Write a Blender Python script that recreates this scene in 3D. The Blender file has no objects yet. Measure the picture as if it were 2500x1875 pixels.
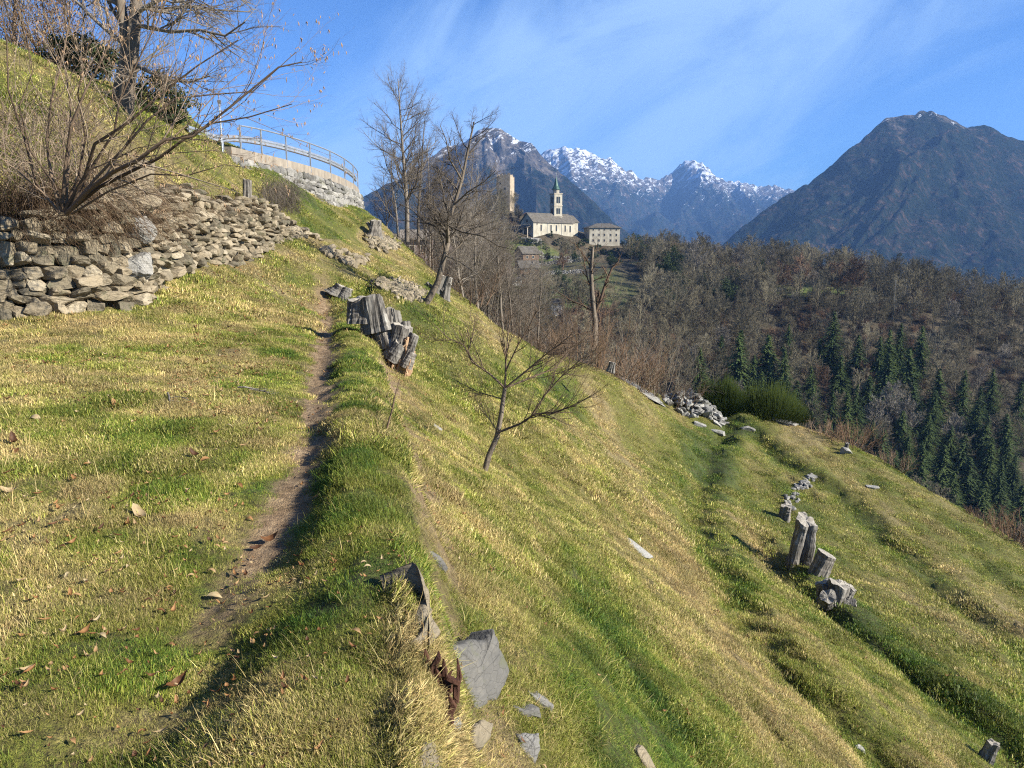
import bpy, math, random
import numpy as np
from mathutils import Vector, Matrix

# ------------------------------------------------------------------ camera, sky, sun, exposure
SC = bpy.context.scene
PITCH = math.radians(10.2)
FPX = 745.0
SP, CP = math.sin(PITCH), math.cos(PITCH)
cam_d = bpy.data.cameras.new("camera")
cam_d.sensor_width = 36.0
cam_d.lens = 36.0 * FPX / 1024.0
cam_d.clip_start = 0.05
cam_d.clip_end = 40000
cam = bpy.data.objects.new("camera", cam_d)
SC.collection.objects.link(cam)
cam.location = (0, 0, 0)
cam.rotation_euler = (math.pi / 2 - PITCH, 0, 0)
SC.camera = cam

SUN_AZ = math.radians(109)      # clockwise from the view direction (+Y)
SUN_EL = math.radians(27)
SUN_DIR = Vector((math.sin(SUN_AZ) * math.cos(SUN_EL), math.cos(SUN_AZ) * math.cos(SUN_EL), math.sin(SUN_EL)))
sun_d = bpy.data.lights.new("sun", 'SUN')
sun_d.energy = 5.0
sun_d.angle = math.radians(0.5)
sun_d.color = (1.0, 0.93, 0.79)
sun = bpy.data.objects.new("sun", sun_d)
sun.rotation_euler = (-SUN_DIR).to_track_quat('-Z', 'Y').to_euler()
SC.collection.objects.link(sun)

world = bpy.data.worlds.new("World")
SC.world = world
world.use_nodes = True
def build_world():
    nt = world.node_tree
    N = nt.nodes; L = nt.links
    N.clear()
    out = N.new('ShaderNodeOutputWorld'); bg = N.new('ShaderNodeBackground')
    sky = N.new('ShaderNodeTexSky'); sky.sky_type = 'NISHITA'
    sky.sun_disc = False
    sky.sun_elevation = SUN_EL; sky.sun_rotation = SUN_AZ
    sky.altitude = 900; sky.air_density = 1.0; sky.dust_density = 0.3; sky.ozone_density = 3.0
    tc = N.new('ShaderNodeTexCoord')
    sep = N.new('ShaderNodeSeparateXYZ'); L.new(tc.outputs['Generated'], sep.inputs[0])
    def M(op, a, b=None, c=None):
        m = N.new('ShaderNodeMath'); m.operation = op
        for k, v in enumerate((a, b, c)):
            if v is None: continue
            if isinstance(v, (int, float)): m.inputs[k].default_value = v
            else: L.new(v, m.inputs[k])
        return m.outputs[0]
    x, y, z = sep.outputs
    X = M('ARCTAN2', x, y)
    Z = M('ARCSINE', z)
    # cirrus band running from low centre to high right
    ca, sa = math.cos(0.42), math.sin(0.42)
    dx = M('SUBTRACT', X, 0.16); dz = M('SUBTRACT', Z, 0.2)
    al = M('ADD', M('MULTIPLY', dx, ca), M('MULTIPLY', dz, sa))
    pe = M('SUBTRACT', M('MULTIPLY', dz, ca), M('MULTIPLY', dx, sa))
    def noise(sx, sy, scale, detail, rough, dist, ox=0.0):
        cb = N.new('ShaderNodeCombineXYZ')
        L.new(M('MULTIPLY_ADD', al, sx, ox), cb.inputs[0]); L.new(M('MULTIPLY', pe, sy), cb.inputs[1])
        n = N.new('ShaderNodeTexNoise'); n.inputs['Scale'].default_value = scale
        n.inputs['Detail'].default_value = detail; n.inputs['Roughness'].default_value = rough
        n.inputs['Distortion'].default_value = dist
        L.new(cb.outputs[0], n.inputs['Vector'])
        return n.outputs['Fac']
    n1 = noise(2.0, 5.2, 1.7, 9, 0.62, 0.9, 3.7)
    n2 = noise(1.2, 1.8, 2.0, 4, 0.5, 0.3, 9.1)
    mask = N.new('ShaderNodeMapRange'); mask.interpolation_type = 'SMOOTHSTEP'
    L.new(M('ABSOLUTE', M('ADD', pe, M('MULTIPLY', al, 0.02))), mask.inputs['Value'])
    mask.inputs['From Min'].default_value = 0.30; mask.inputs['From Max'].default_value = 0.0
    mask.inputs['To Min'].default_value = 0.0; mask.inputs['To Max'].default_value = 1.0
    amt = M('ADD', M('MULTIPLY', n1, 0.62), M('MULTIPLY', n2, 0.5))
    r = N.new('ShaderNodeMapRange'); r.interpolation_type = 'SMOOTHSTEP'
    L.new(M('ADD', amt, M('MULTIPLY', mask.outputs[0], 0.30)), r.inputs['Value'])
    r.inputs['From Min'].default_value = 0.60; r.inputs['From Max'].default_value = 0.96
    r.inputs['To Min'].default_value = 0.0; r.inputs['To Max'].default_value = 0.62
    mix = N.new('ShaderNodeMix'); mix.data_type = 'RGBA'
    L.new(r.outputs[0], mix.inputs['Factor'])
    tint = N.new('ShaderNodeMix'); tint.data_type = 'RGBA'; tint.blend_type = 'MULTIPLY'
    tint.inputs['Factor'].default_value = 1.0
    L.new(sky.outputs[0], tint.inputs[6]); tint.inputs[7].default_value = SKY_TINT
    L.new(tint.outputs[2], mix.inputs[6])
    mix.inputs[7].default_value = CLOUD_COL
    L.new(mix.outputs[2], bg.inputs[0])
    bg.inputs[1].default_value = 0.050
    L.new(bg.outputs[0], out.inputs[0])
SKY_TINT = (0.47, 0.84, 1.34, 1)
CLOUD_COL = (5.0, 7.1, 9.8, 1)
build_world()
SC.view_settings.view_transform = 'Standard'
SC.view_settings.look = 'None'
SC.view_settings.exposure = 1.40
SC.view_settings.gamma = 1.0
SC.cycles.use_denoising = False
SC.cycles.pixel_filter_type = 'BLACKMAN_HARRIS'
SC.cycles.filter_width = 1.15
SC.cycles.max_bounces = 5
SC.cycles.diffuse_bounces = 3
SC.cycles.transparent_max_bounces = 8

# ------------------------------------------------------------------ helpers
COL = SC.collection
def P(u, v, Y):
    """point on the line of sight through pixel (u,v) of the 1024x768 view at depth Y (metres along +Y)"""
    xc = (u - 512) / FPX; yc = (384 - v) / FPX
    dy = CP + yc * SP; dz = -SP + yc * CP
    t = Y / dy
    return np.array((xc * t, Y, dz * t))
def tag(o, label=None, cat=None, group=None, kind=None):
    if label: o['label'] = label
    if cat: o['category'] = cat
    if group: o['group'] = group
    if kind: o['kind'] = kind
    return o
def empty(name, loc, label, cat, group=None):
    o = bpy.data.objects.new(name, None); COL.objects.link(o)
    o.empty_display_size = 0.3
    o.location = tuple(float(c) for c in loc)
    return tag(o, label, cat, group)

class Geo:
    def __init__(s): s.v = []; s.q = []; s.t = []; s.n = 0
    def add(s, v, q=None, t=None):
        v = np.asarray(v, float).reshape(-1, 3)
        if q is not None and len(q): s.q.append(np.asarray(q, int).reshape(-1, 4) + s.n)
        if t is not None and len(t): s.t.append(np.asarray(t, int).reshape(-1, 3) + s.n)
        s.v.append(v); s.n += len(v)
        return s
    def mesh(s, name, smooth=False):
        me = bpy.data.meshes.new(name)
        v = np.concatenate(s.v) if s.v else np.zeros((0, 3))
        q = np.concatenate(s.q) if s.q else np.zeros((0, 4), int)
        t = np.concatenate(s.t) if s.t else np.zeros((0, 3), int)
        me.vertices.add(len(v)); me.vertices.foreach_set('co', v.astype(np.float32).ravel())
        li = np.concatenate([q.ravel(), t.ravel()]).astype(np.int32)
        me.loops.add(len(li)); me.loops.foreach_set('vertex_index', li)
        ls = np.concatenate([np.arange(len(q)) * 4, len(q) * 4 + np.arange(len(t)) * 3]).astype(np.int32)
        me.polygons.add(len(ls)); me.polygons.foreach_set('loop_start', ls)
        me.polygons.foreach_set('use_smooth', np.full(len(ls), smooth))
        me.update(calc_edges=True); me.validate()
        return me
    def build(s, name, mat, parent=None, smooth=False, loc=None):
        if loc is not None:
            loc = np.array(loc, float)
            s.v = [a - loc for a in s.v]
        me = s.mesh(name, smooth)
        if mat: me.materials.append(mat)
        o = bpy.data.objects.new(name, me); COL.objects.link(o)
        if loc is not None and parent is None: o.location = loc
        if parent: o.parent = parent
        return o

BOXQ = np.array([[0, 3, 2, 1], [4, 5, 6, 7], [0, 1, 5, 4], [1, 2, 6, 5], [2, 3, 7, 6], [3, 0, 4, 7]])
def box(g, x0, x1, y0, y1, z0, z1, T=None):
    v = np.array([[x0, y0, z0], [x1, y0, z0], [x1, y1, z0], [x0, y1, z0], [x0, y0, z1], [x1, y0, z1], [x1, y1, z1], [x0, y1, z1]], float)
    if T is not None: v = T(v)
    g.add(v, BOXQ)
def frame2(origin, ang):
    """local x,y,z -> world with local x along direction ang (radians, CCW from +X)"""
    c, s = math.cos(ang), math.sin(ang)
    R = np.array([[c, -s, 0], [s, c, 0], [0, 0, 1]])
    o = np.array(origin, float)
    return lambda v: np.asarray(v, float) @ R.T + o

def tubes(g, lines):
    """lines: list of (pts (n,3), radii (n,), k)"""
    groups = {}
    for p, r, k in lines:
        groups.setdefault((len(p), k), []).append((p, r))
    for (n, k), L in groups.items():
        Pt = np.array([a[0] for a in L], float); R = np.array([a[1] for a in L], float)
        m = len(Pt)
        T = np.gradient(Pt, axis=1)
        T /= np.linalg.norm(T, axis=2, keepdims=True) + 1e-9
        ref = np.where(np.abs(T[:, :1, 2:3]) > 0.85, np.array([1.0, 0, 0]), np.array([0, 0, 1.0]))
        ref = np.broadcast_to(ref, T.shape)
        U = np.cross(T, ref); U /= np.linalg.norm(U, axis=2, keepdims=True) + 1e-9
        V = np.cross(T, U)
        a = np.arange(k) * 2 * math.pi / k
        ring = Pt[:, :, None, :] + R[:, :, None, None] * (U[:, :, None, :] * np.cos(a)[None, None, :, None] + V[:, :, None, :] * np.sin(a)[None, None, :, None])
        base = (np.arange(m) * n * k)[:, None, None]
        i = np.arange(n - 1)[None, :, None] * k; j = np.arange(k)[None, None, :]; j2 = (j + 1) % k
        q = np.stack([base + i + j, base + i + j2, base + i + k + j2, base + i + k + j], -1)
        g.add(ring.reshape(-1, 3), q.reshape(-1, 4))

# smooth value noise (numpy)
def _h(ix, iy, seed):
    n = (ix * 374761393 + iy * 668265263 + seed * 1442695041) & 0x7fffffff
    n = ((n ^ (n >> 13)) * 1274126177) & 0x7fffffff
    n = n ^ (n >> 16)
    return (n & 0xffffff) / float(0xffffff)
def vnoise(x, y, seed=0):
    x = np.asarray(x, float); y = np.asarray(y, float)
    ix = np.floor(x).astype(np.int64); iy = np.floor(y).astype(np.int64)
    fx = x - ix; fy = y - iy
    fx = fx * fx * fx * (fx * (fx * 6 - 15) + 10); fy = fy * fy * fy * (fy * (fy * 6 - 15) + 10)
    a = _h(ix, iy, seed); b = _h(ix + 1, iy, seed); c = _h(ix, iy + 1, seed); d = _h(ix + 1, iy + 1, seed)
    return (a * (1 - fx) + b * fx) * (1 - fy) + (c * (1 - fx) + d * fx) * fy - 0.5
def fbm(x, y, seed=0, oct=4, gain=0.5):
    s = 0; a = 1.0
    for k in range(oct):
        s = s + a * vnoise(x * 2 ** k + 17.3 * k, y * 2 ** k - 9.1 * k, seed + k); a *= gain
    return s
def ridged(x, y, seed=0, oct=5, gain=0.5):
    s = 0; a = 1.0
    for k in range(oct):
        s = s + a * (1 - np.abs(vnoise(x * 2 ** k + 7.7 * k, y * 2 ** k + 3.1 * k, seed + k)) * 4); a *= gain
    return s
def sstep(a, b, x):
    t = np.clip((x - a) / (b - a), 0, 1); return t * t * (3 - 2 * t)

class TPS:
    def __init__(s, pts, lam=0.02):
        p = np.array(pts, float); s.p = p[:, :2]; n = len(p)
        K = s.k(s.p, s.p) + lam * np.eye(n)
        A = np.zeros((n + 3, n + 3)); A[:n, :n] = K; A[:n, n] = 1; A[:n, n + 1:] = s.p; A[n, :n] = 1; A[n + 1:, :n] = s.p.T
        s.w = np.linalg.solve(A, np.concatenate([p[:, 2], [0, 0, 0]]))
    def k(s, a, b):
        r2 = ((a[:, None, :] - b[None, :, :]) ** 2).sum(-1)
        return 0.5 * r2 * np.log(r2 + 1e-12)
    def __call__(s, x, y):
        x = np.asarray(x, float); y = np.asarray(y, float)
        sh = x.shape; q = np.stack([x.ravel(), y.ravel()], -1); out = np.empty(len(q)); n = len(s.p)
        for i in range(0, len(q), 60000):
            c = q[i:i + 60000]
            out[i:i + 60000] = s.k(c, s.p) @ s.w[:n] + s.w[n] + c @ s.w[n + 1:]
        return out.reshape(sh)

# ------------------------------------------------------------------ terrain functions
def Pl(*a): return [tuple(P(*t)) for t in a]
SHARED = Pl((455, 300, 31), (420, 265, 33), (370, 215, 37), (370, 250, 30), (400, 270, 29), (440, 300, 28)) + [
    (-3, 41, -5.5), (-7, 46, -4.5), (-14, 50, -1.5), (1, 44, -9), (-3, 60, -12), (-20, 62, -4)]
U_ = TPS(Pl((0, 212, 11.3), (60, 200, 11.8), (122, 176, 13.0), (150, 180, 14.0)) + [(-6.95, 14.4, 1.15), (-6.95, 15.5, 1.0), (-6.95, 18.5, .85), (-6.8, 22, .9), (-9.1, 8, .7), (-9.8, 3, .7), (-14, 3, 3.2), (-14, 9, 4.1),
          (-14, 22, 4.9), (-20, 22, 5.6), (-18, 15, 5.6), (-9.3, 15, 2.6), (-12, 30, 3.3), (-14, 38, 3.0), (-10.5, 33, 3.1), (-22, 40, 3.4)]
         + Pl((0, 42, 17), (50, 65, 19), (122, 108, 19), (200, 130, 24), (250, 155, 28), (286, 179, 30.5), (322, 200, 33), (345, 208, 35), (300, 188, 31), (200, 165, 20), (300, 222, 27), (350, 240, 29), (230, 175, 24), (60, 110, 15.5), (390, 280, 25.5)) + SHARED)
T_ = TPS([(-1.5, 3.3, -1.65), (-1.5, 0, -1.66), (-1.5, -4, -1.7), (-4, 3, -1.42), (-5, 8, -1.25), (-7.9, 10.5, -1.0), (-6.3, 12, -.98), (-6.6, 14, -.62), (-6.8, 17, -.26), (-4.5, 14, -1.35),
          (-4.7, 18.6, -1.5), (-6.7, 24, .47), (-5.5, 21, -.5), (-.3, 2.5, -1.62), (-1, 6.2, -1.6), (-2.3, 12, -1.6), (-3.8, 18.6, -1.6), (-9, 6, -.9), (-8, 0, -1.1), (-3.2, 22, -1.5),
          (-2.6, 10, -1.62), (-4.6, 24, -0.9)] + SHARED)
LP = Pl((600, 700, 4.6), (600, 600, 7.4), (485, 470, 10.5), (560, 520, 9.6), (560, 440, 16), (520, 380, 20), (430, 320, 20), (425, 303, 22), (800, 768, 6.9), (800, 650, 11),
        (1000, 650, 15.7), (790, 562, 20), (1024, 600, 22), (900, 520, 28), (700, 600, 12), (600, 440, 26), (700, 480, 29), (690, 530, 19), (640, 470, 22),
        (520, 345, 33), (600, 370, 38), (640, 388, 42), (690, 405, 45), (740, 415, 45), (800, 430, 43), (870, 455, 38), (940, 500, 32), (1024, 550, 27), (1024, 768, 10.9), (900, 600, 18.5), (690, 425, 39), (740, 432, 39), (800, 448, 37), (650, 402, 38),
        (640, 768, 4.5))
LP += [(-.05, 2.2, -2.6), (0, 3.2, -2.6), (-.55, 6.2, -2.4), (-1.1, 9, -2.35), (-1.75, 12, -2.3), (-3.2, 18.6, -1.85), (.3, 0, -2.6), (2, 0, -4.2), (6, 0, -7), (2, -5, -4), (12, 0, -11), (14, 8, -11.2), (22, 10, -14.5),
       (24, 24, -14.5), (24, 34, -15), (24, 42, -16), (20, 52, -17), (10, 53, -14), (4, 50, -12), (30, 50, -24), (36, 30, -24), (36, 10, -24), (12, 65, -22), (40, 70, -36), (0, -8, -2.6)]
L_ = TPS(LP + SHARED)
def curve(pts):
    a = np.array(pts, float)
    return lambda y: np.interp(y, a[:, 0], a[:, 1])
def scurve(pts):
    f = curve(pts)
    return lambda y: (f(y - .5) + f(y) + f(y + .5) + f(y - .25) + f(y + .25)) / 5
e_ = scurve([(-8, -.1), (0, -.1), (2.1, -.24), (2.9, -.34), (3.55, -.45), (4.6, -.64), (6.2, -.98), (8.5, -1.5), (12, -2.25), (18.6, -3.7), (24, -4.3), (30, -4.5), (70, -4.5)])
p_ = scurve([(-8, -1.3), (2, -1.3), (3.3, -1.36), (3.96, -1.42), (4.9, -1.45), (5.86, -1.64), (7.2, -1.93), (9, -2.35), (12, -3.05), (15, -3.75), (18.6, -4.7), (22, -5.6), (26, -6.4), (70, -6.4)])
w_ = scurve([(-8, -10.2), (3, -9.8), (8, -8.9), (10, -8.3), (11, -7.6), (12.3, -6.35), (14, -6.65), (17, -6.85), (24, -6.75), (28, -6.3), (70, -6.3)])
STRAW = [(4.6, 38), (3.95, 32.8), (3.46, 24.2), (2.82, 15), (2.89, 12), (3.2, 9.6), (4.02, 8.8), (5.0, 8.5), (7, 7.5)]
TRACK = [(12.6, 43), (11.96, 40.2), (8.94, 32.9), (6.25, 24.1), (4.4, 15.8), (3.95, 12.2), (4.0, 9.6), (4.6, 8.2), (5.5, 7)]
RIGHT = [(13.0, 40), (13.26, 33), (14.1, 29.8), (13.6, 24.7), (13.0, 20.3), (11.9, 16), (11, 13)]
LOW = [(7.6, 22), (7.1, 17.4), (7.05, 14.4), (7.8, 12.7), (8.4, 11.5), (9.2, 10)]
LEFTG = [(-.3, 18), (.15, 13.6), (.51, 11), (.65, 7.9), (.87, 6.8), (1.2, 5.9), (1.53, 5.4)]
TRACKS = [(TRACK, .30, .55), (LOW, .24, .45), (RIGHT, .22, .6), (LEFTG, .07, .3)]
def polydist(x, y, line):
    x = np.asarray(x, float); y = np.asarray(y, float)
    best = np.full(x.shape, 1e9); side = np.zeros(x.shape)
    wob = .25 * vnoise(y * .35, x * 0, 97)
    for (ax, ay), (bx, by) in zip(line[:-1], line[1:]):
        dx, dy = bx - ax, by - ay; L2 = dx * dx + dy * dy
        t = np.clip(((x - ax) * dx + (y - ay) * dy) / L2, 0, 1)
        ex = x - ax - t * dx + wob; ey = y - ay - t * dy; d = np.hypot(ex, ey)
        m = d < best; best = np.where(m, d, best); side = np.where(m, ex, side)
    return best, side
def ground(x, y, detail=True):
    x = np.asarray(x, float); y = np.asarray(y, float)
    de = x - e_(y); dw = x - w_(y); dp = x - p_(y)
    near = 1 - sstep(17, 24, y)
    t = T_(x, y)
    t = t + near * ((.03 + .07 * sstep(3, 5, y)) * np.exp(-((de + .42) / .3) ** 2) - 0.07 * np.exp(-(dp / .26) ** 2) + 0.05 * sstep(.15, .5, dp) * (de < 0))
    jitter = 0.12 * vnoise(y * 1.7, x * .3, 5) + 0.05 * vnoise(y * 5, x, 6)
    fe = sstep(-.06, .26 , de + jitter); fw = sstep(-.32, 0.0, dw + jitter * 1.2)
    z = U_(x, y) * (1 - fw) + (t * (1 - fe) + L_(x, y) * fe) * fw
    if detail:
        r = np.hypot(x, y)
        z = z + 0.05 * fbm(x * .9, y * .9, 11, 3) + 0.05 * fbm(x * 3.1, y * 3.1, 12, 3) * (.7 + .5 * sstep(8, 3, r)) + .045 * fbm(x * 5.5 , y * 4.5, 14, 2) * sstep(4, 9, r)
        # trodden cattle tracks: shallow troughs with a lip
        for line, dep, wd in TRACKS:
            d, sd = polydist(x, y, line)
            z = z - dep * np.exp(-(d / wd) ** 2) + dep * .6 * np.exp(-((d - 1.6 * wd) / wd) ** 2) * (sd > 0)
        # cattle terracettes on the steep meadow
        st = sstep(.6, 2.5, de)
        z = z + st * (0.16 * fbm(x * 1.1 + y * .05, y * .22, 21, 3) + 0.10 * fbm(x * 3.0 + y * .5, y * 1.1, 23, 3))
        wl = 1 - fw
        z = z + wl * 0.10 * fbm(x * 1.3, y * .7, 25, 3)
    return z
def gz(x, y): return float(ground(np.array([x]), np.array([y]))[0])
def gnormal(x, y, h=0.08):
    zx = (ground(x + h, y, False) - ground(x - h, y, False)) / (2 * h); zy = (ground(x, y + h, False) - ground(x, y - h, False)) / (2 * h)
    n = np.stack([-zx, -zy, np.ones_like(zx)], -1)
    return n / np.linalg.norm(n, axis=-1, keepdims=True)
def hit(u, v, y0=1.2, y1=80):
    """where the sight line through a pixel meets the near ground"""
    xc = (u - 512) / FPX; yc = (384 - v) / FPX
    dy = CP + yc * SP; dz = -SP + yc * CP
    ys = np.geomspace(y0, y1, 220)
    t = ys / dy; g = ground(xc * t, ys)
    b = np.where(dz * t < g)[0]
    if not len(b): return None
    i = b[0]; lo = ys[max(i - 1, 0)]; hi = ys[i]
    ys = np.linspace(lo, hi, 30); t = ys / dy; g = ground(xc * t, ys)
    b = np.where(dz * t < g)[0]; i = b[0] if len(b) else 29
    return np.array((xc * t[i], ys[i], float(g[i])))

H_ = TPS(Pl((533, 250, 366), (558, 251, 378), (590, 254, 388), (615, 254, 390), (555, 237, 385), (530, 237, 380), (590, 240, 400), (622, 243, 400), (500, 212, 425), (512, 214, 420), (470, 222, 430), (440, 235, 420), (520, 222, 405), (560, 260, 350), (520, 263, 340), (600, 263, 350), (480, 262, 340),
            (525, 290, 290), (550, 318, 230), (500, 320, 220), (450, 300, 220), (400, 270, 300), (640, 256, 350), (700, 266, 320), (760, 276, 300), (800, 286, 290), (860, 290, 280), (900, 292, 280),
            (960, 304, 275), (1024, 326, 270), (1100, 350, 270), (620, 340, 215), (700, 370, 200), (760, 400, 190), (800, 420, 185), (900, 470, 178), (1000, 530, 170), (1100, 580, 165),
            (700, 320, 245), (800, 350, 235), (900, 370, 225), (1000, 420, 220)) +
         [(-150, 300, 10), (-150, 420, 30), (60, 120, -75), (0, 110, -55), (-60, 110, -30), (140, 100, -100), (220, 90, -120), (60, 80, -70), (0, 500, -30), (100, 480, -40), (200, 460, -60), (-100, 520, 0), (350, 300, -60), (380, 200, -100)], lam=6.0)
def hill(x, y, detail=True):
    z = H_(x, y) - 3.0 * sstep(30, 70, x)
    if detail:
        z = z + 2.2 * fbm(x * .03, y * .03, 31, 3) + .8 * fbm(x * .12, y * .12, 35, 3)
        # levelled platform in front of the church and the convent
    return z
def hz(x, y): return float(hill(np.array([x]), np.array([y]))[0])
# ------------------------------------------------------------------ materials
class NB:
    def __init__(s, name):
        s.m = bpy.data.materials.new(name); s.m.use_nodes = True
        s.nt = s.m.node_tree; s.N = s.nt.nodes; s.L = s.nt.links
        s.b = s.N['Principled BSDF']; s.out = s.N['Material Output']
        s.b.inputs['Roughness'].default_value = 0.85
        s.b.inputs['Specular IOR Level'].default_value = 0.25
    def link(s, a, b): s.L.new(a, b)
    def set(s, inp, v):
        if hasattr(v, 'is_linked') or hasattr(v, 'links'): s.L.new(v, inp)
        else: inp.default_value = v
    def pos(s, obj=False):
        if obj: return s.N.new('ShaderNodeTexCoord').outputs['Object']
        return s.N.new('ShaderNodeNewGeometry').outputs['Position']
    def mapping(s, v, scale=(1, 1, 1), rot=(0, 0, 0)):
        m = s.N.new('ShaderNodeMapping'); s.L.new(v, m.inputs['Vector'])
        m.inputs['Scale'].default_value = scale; m.inputs['Rotation'].default_value = rot
        return m.outputs[0]
    def noise(s, v, scale, detail=4, rough=0.55, dist=0.0):
        n = s.N.new('ShaderNodeTexNoise'); s.L.new(v, n.inputs['Vector'])
        n.inputs['Scale'].default_value = scale; n.inputs['Detail'].default_value = detail
        n.inputs['Roughness'].default_value = rough; n.inputs['Distortion'].default_value = dist
        return n.outputs['Fac']
    def voro(s, v, scale, feat='F1', out='Distance'):
        n = s.N.new('ShaderNodeTexVoronoi'); s.L.new(v, n.inputs['Vector']); n.feature = feat
        n.inputs['Scale'].default_value = scale
        return n.outputs[out]
    def island(s): return s.N.new('ShaderNodeNewGeometry').outputs['Random Per Island']
    def attr(s, name, typ='GEOMETRY'):
        a = s.N.new('ShaderNodeAttribute'); a.attribute_name = name; a.attribute_type = typ
        return a.outputs['Fac']
    def math(s, op, a, b=None, c=None, clamp=False):
        m = s.N.new('ShaderNodeMath'); m.operation = op; m.use_clamp = clamp
        for k, v in enumerate((a, b, c)):
            if v is None: continue
            if isinstance(v, (int, float)): m.inputs[k].default_value = v
            else: s.L.new(v, m.inputs[k])
        return m.outputs[0]
    def ramp(s, f, stops, interp='LINEAR'):
        r = s.N.new('ShaderNodeValToRGB'); s.L.new(f, r.inputs[0]); cr = r.color_ramp; cr.interpolation = interp
        while len(cr.elements) < len(stops): cr.elements.new(0.5)
        for e, (p, c) in zip(cr.elements, stops):
            e.position = p; e.color = (c[0], c[1], c[2], 1) if not isinstance(c, float) else (c, c, c, 1)
        return r.outputs[0]
    def mix(s, f, a, b, blend='MIX'):
        m = s.N.new('ShaderNodeMix'); m.data_type = 'RGBA'; m.blend_type = blend
        if isinstance(f, (int, float)): m.inputs['Factor'].default_value = f
        else: s.L.new(f, m.inputs['Factor'])
        for k, v in ((6, a), (7, b)):
            if isinstance(v, tuple): m.inputs[k].default_value = (v[0], v[1], v[2], 1)
            else: s.L.new(v, m.inputs[k])
        return m.outputs[2]
    def bump(s, h, strength=0.5, dist=0.05):
        b = s.N.new('ShaderNodeBump'); s.L.new(h, b.inputs['Height'])
        b.inputs['Strength'].default_value = strength; b.inputs['Distance'].default_value = dist
        s.L.new(b.outputs[0], s.b.inputs['Normal'])
        return s
    def color(s, c):
        if isinstance(c, tuple): s.b.inputs['Base Color'].default_value = (c[0], c[1], c[2], 1)
        else: s.L.new(c, s.b.inputs['Base Color'])
        return s
    def translucent(s, c, f):
        t = s.N.new('ShaderNodeBsdfTranslucent'); s.L.new(c, t.inputs[0])
        mx = s.N.new('ShaderNodeMixShader'); mx.inputs[0].default_value = f
        s.L.new(s.b.outputs[0], mx.inputs[1]); s.L.new(t.outputs[0], mx.inputs[2]); s.L.new(mx.outputs[0], s.out.inputs[0])
        return s

GR = [(0.0, (.038, .090, .012)), (.22, (.105, .170, .020)), (.45, (.225, .245, .036)), (.68, (.35, .305, .10)), (.88, (.46, .375, .18)), (1.0, (.40, .29, .13))]
def m_ground():
    b = NB('meadow_ground'); p = b.pos()
    t = b.attr('tone'); n = b.noise(p, 14, 5, .65); n2 = b.noise(p, 60, 3, .6)
    f = b.math('ADD', t, b.math('MULTIPLY', b.math('SUBTRACT', b.math('ADD', b.math('MULTIPLY', n, .7), b.math('MULTIPLY', n2, .3)), .5), 1.1), clamp=True)
    grass = b.ramp(f, GR)
    dark = b.mix(b.ramp(b.noise(p, 22, 4, .6), [(.34, 0.1), (.66, .8)]), (.055, .043, .018), grass)
    soil = b.ramp(b.noise(p, 9, 6, .7), [(.3, (.14, .09, .05)), (.5, (.29, .20, .12)), (.7, (.46, .34, .21))])
    c = b.mix(b.attr('soil'), dark, soil)
    b.color(c).bump(b.math('ADD', b.noise(p, 25, 6, .7), b.math('MULTIPLY', b.noise(p, 90, 2, .6), .4)), .1, .09)
    b.N['Bump'].inputs['Strength'].default_value = 1.0
    return b.m
def m_blade():
    b = NB('grass_blade')
    t = b.attr('tone', 'INSTANCER'); i = b.island()
    f = b.math('ADD', t, b.math('MULTIPLY', b.math('SUBTRACT', i, .5), .5), clamp=True)
    c = b.ramp(f, GR)
    i2 = b.math('FRACT', b.math('MULTIPLY', i, 37.7))
    lum = b.math('MULTIPLY', b.attr('lum', 'INSTANCER'), b.math('ADD', b.math('MULTIPLY', i2, .9), .65))
    lc = b.N.new('ShaderNodeCombineColor')
    for k in range(3): b.link(lum, lc.inputs[k])
    c = b.mix(1.0, c, lc.outputs[0], 'MULTIPLY')
    z = b.noise(b.pos(), 3, 2)
    c = b.mix(b.ramp(z, [(.4, 0.0), (.7, .25)]), c, (.30, .27, .06))
    b.color(c).translucent(c, .3)
    b.b.inputs['Roughness'].default_value = .6
    return b.m
def m_litter(mode='island'):
    b = NB('dry_leaf'); p = b.pos()
    i = b.island() if mode == 'island' else (b.attr('lv', 'INSTANCER') if mode == 'inst' else b.N.new('ShaderNodeObjectInfo').outputs['Random'])
    c = b.ramp(b.math('ADD', i, b.math('MULTIPLY', b.math('SUBTRACT', b.noise(p, 60, 3), .5), .5), clamp=True), [(0, (.06, .028, .014)), (.3, (.17, .075, .028)), (.55, (.28, .15, .06)), (.8, (.30, .20, .10)), (1, (.36, .29, .17))])
    b.color(c).translucent(c, .25); b.b.inputs['Roughness'].default_value = .6
    return b.m
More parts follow.
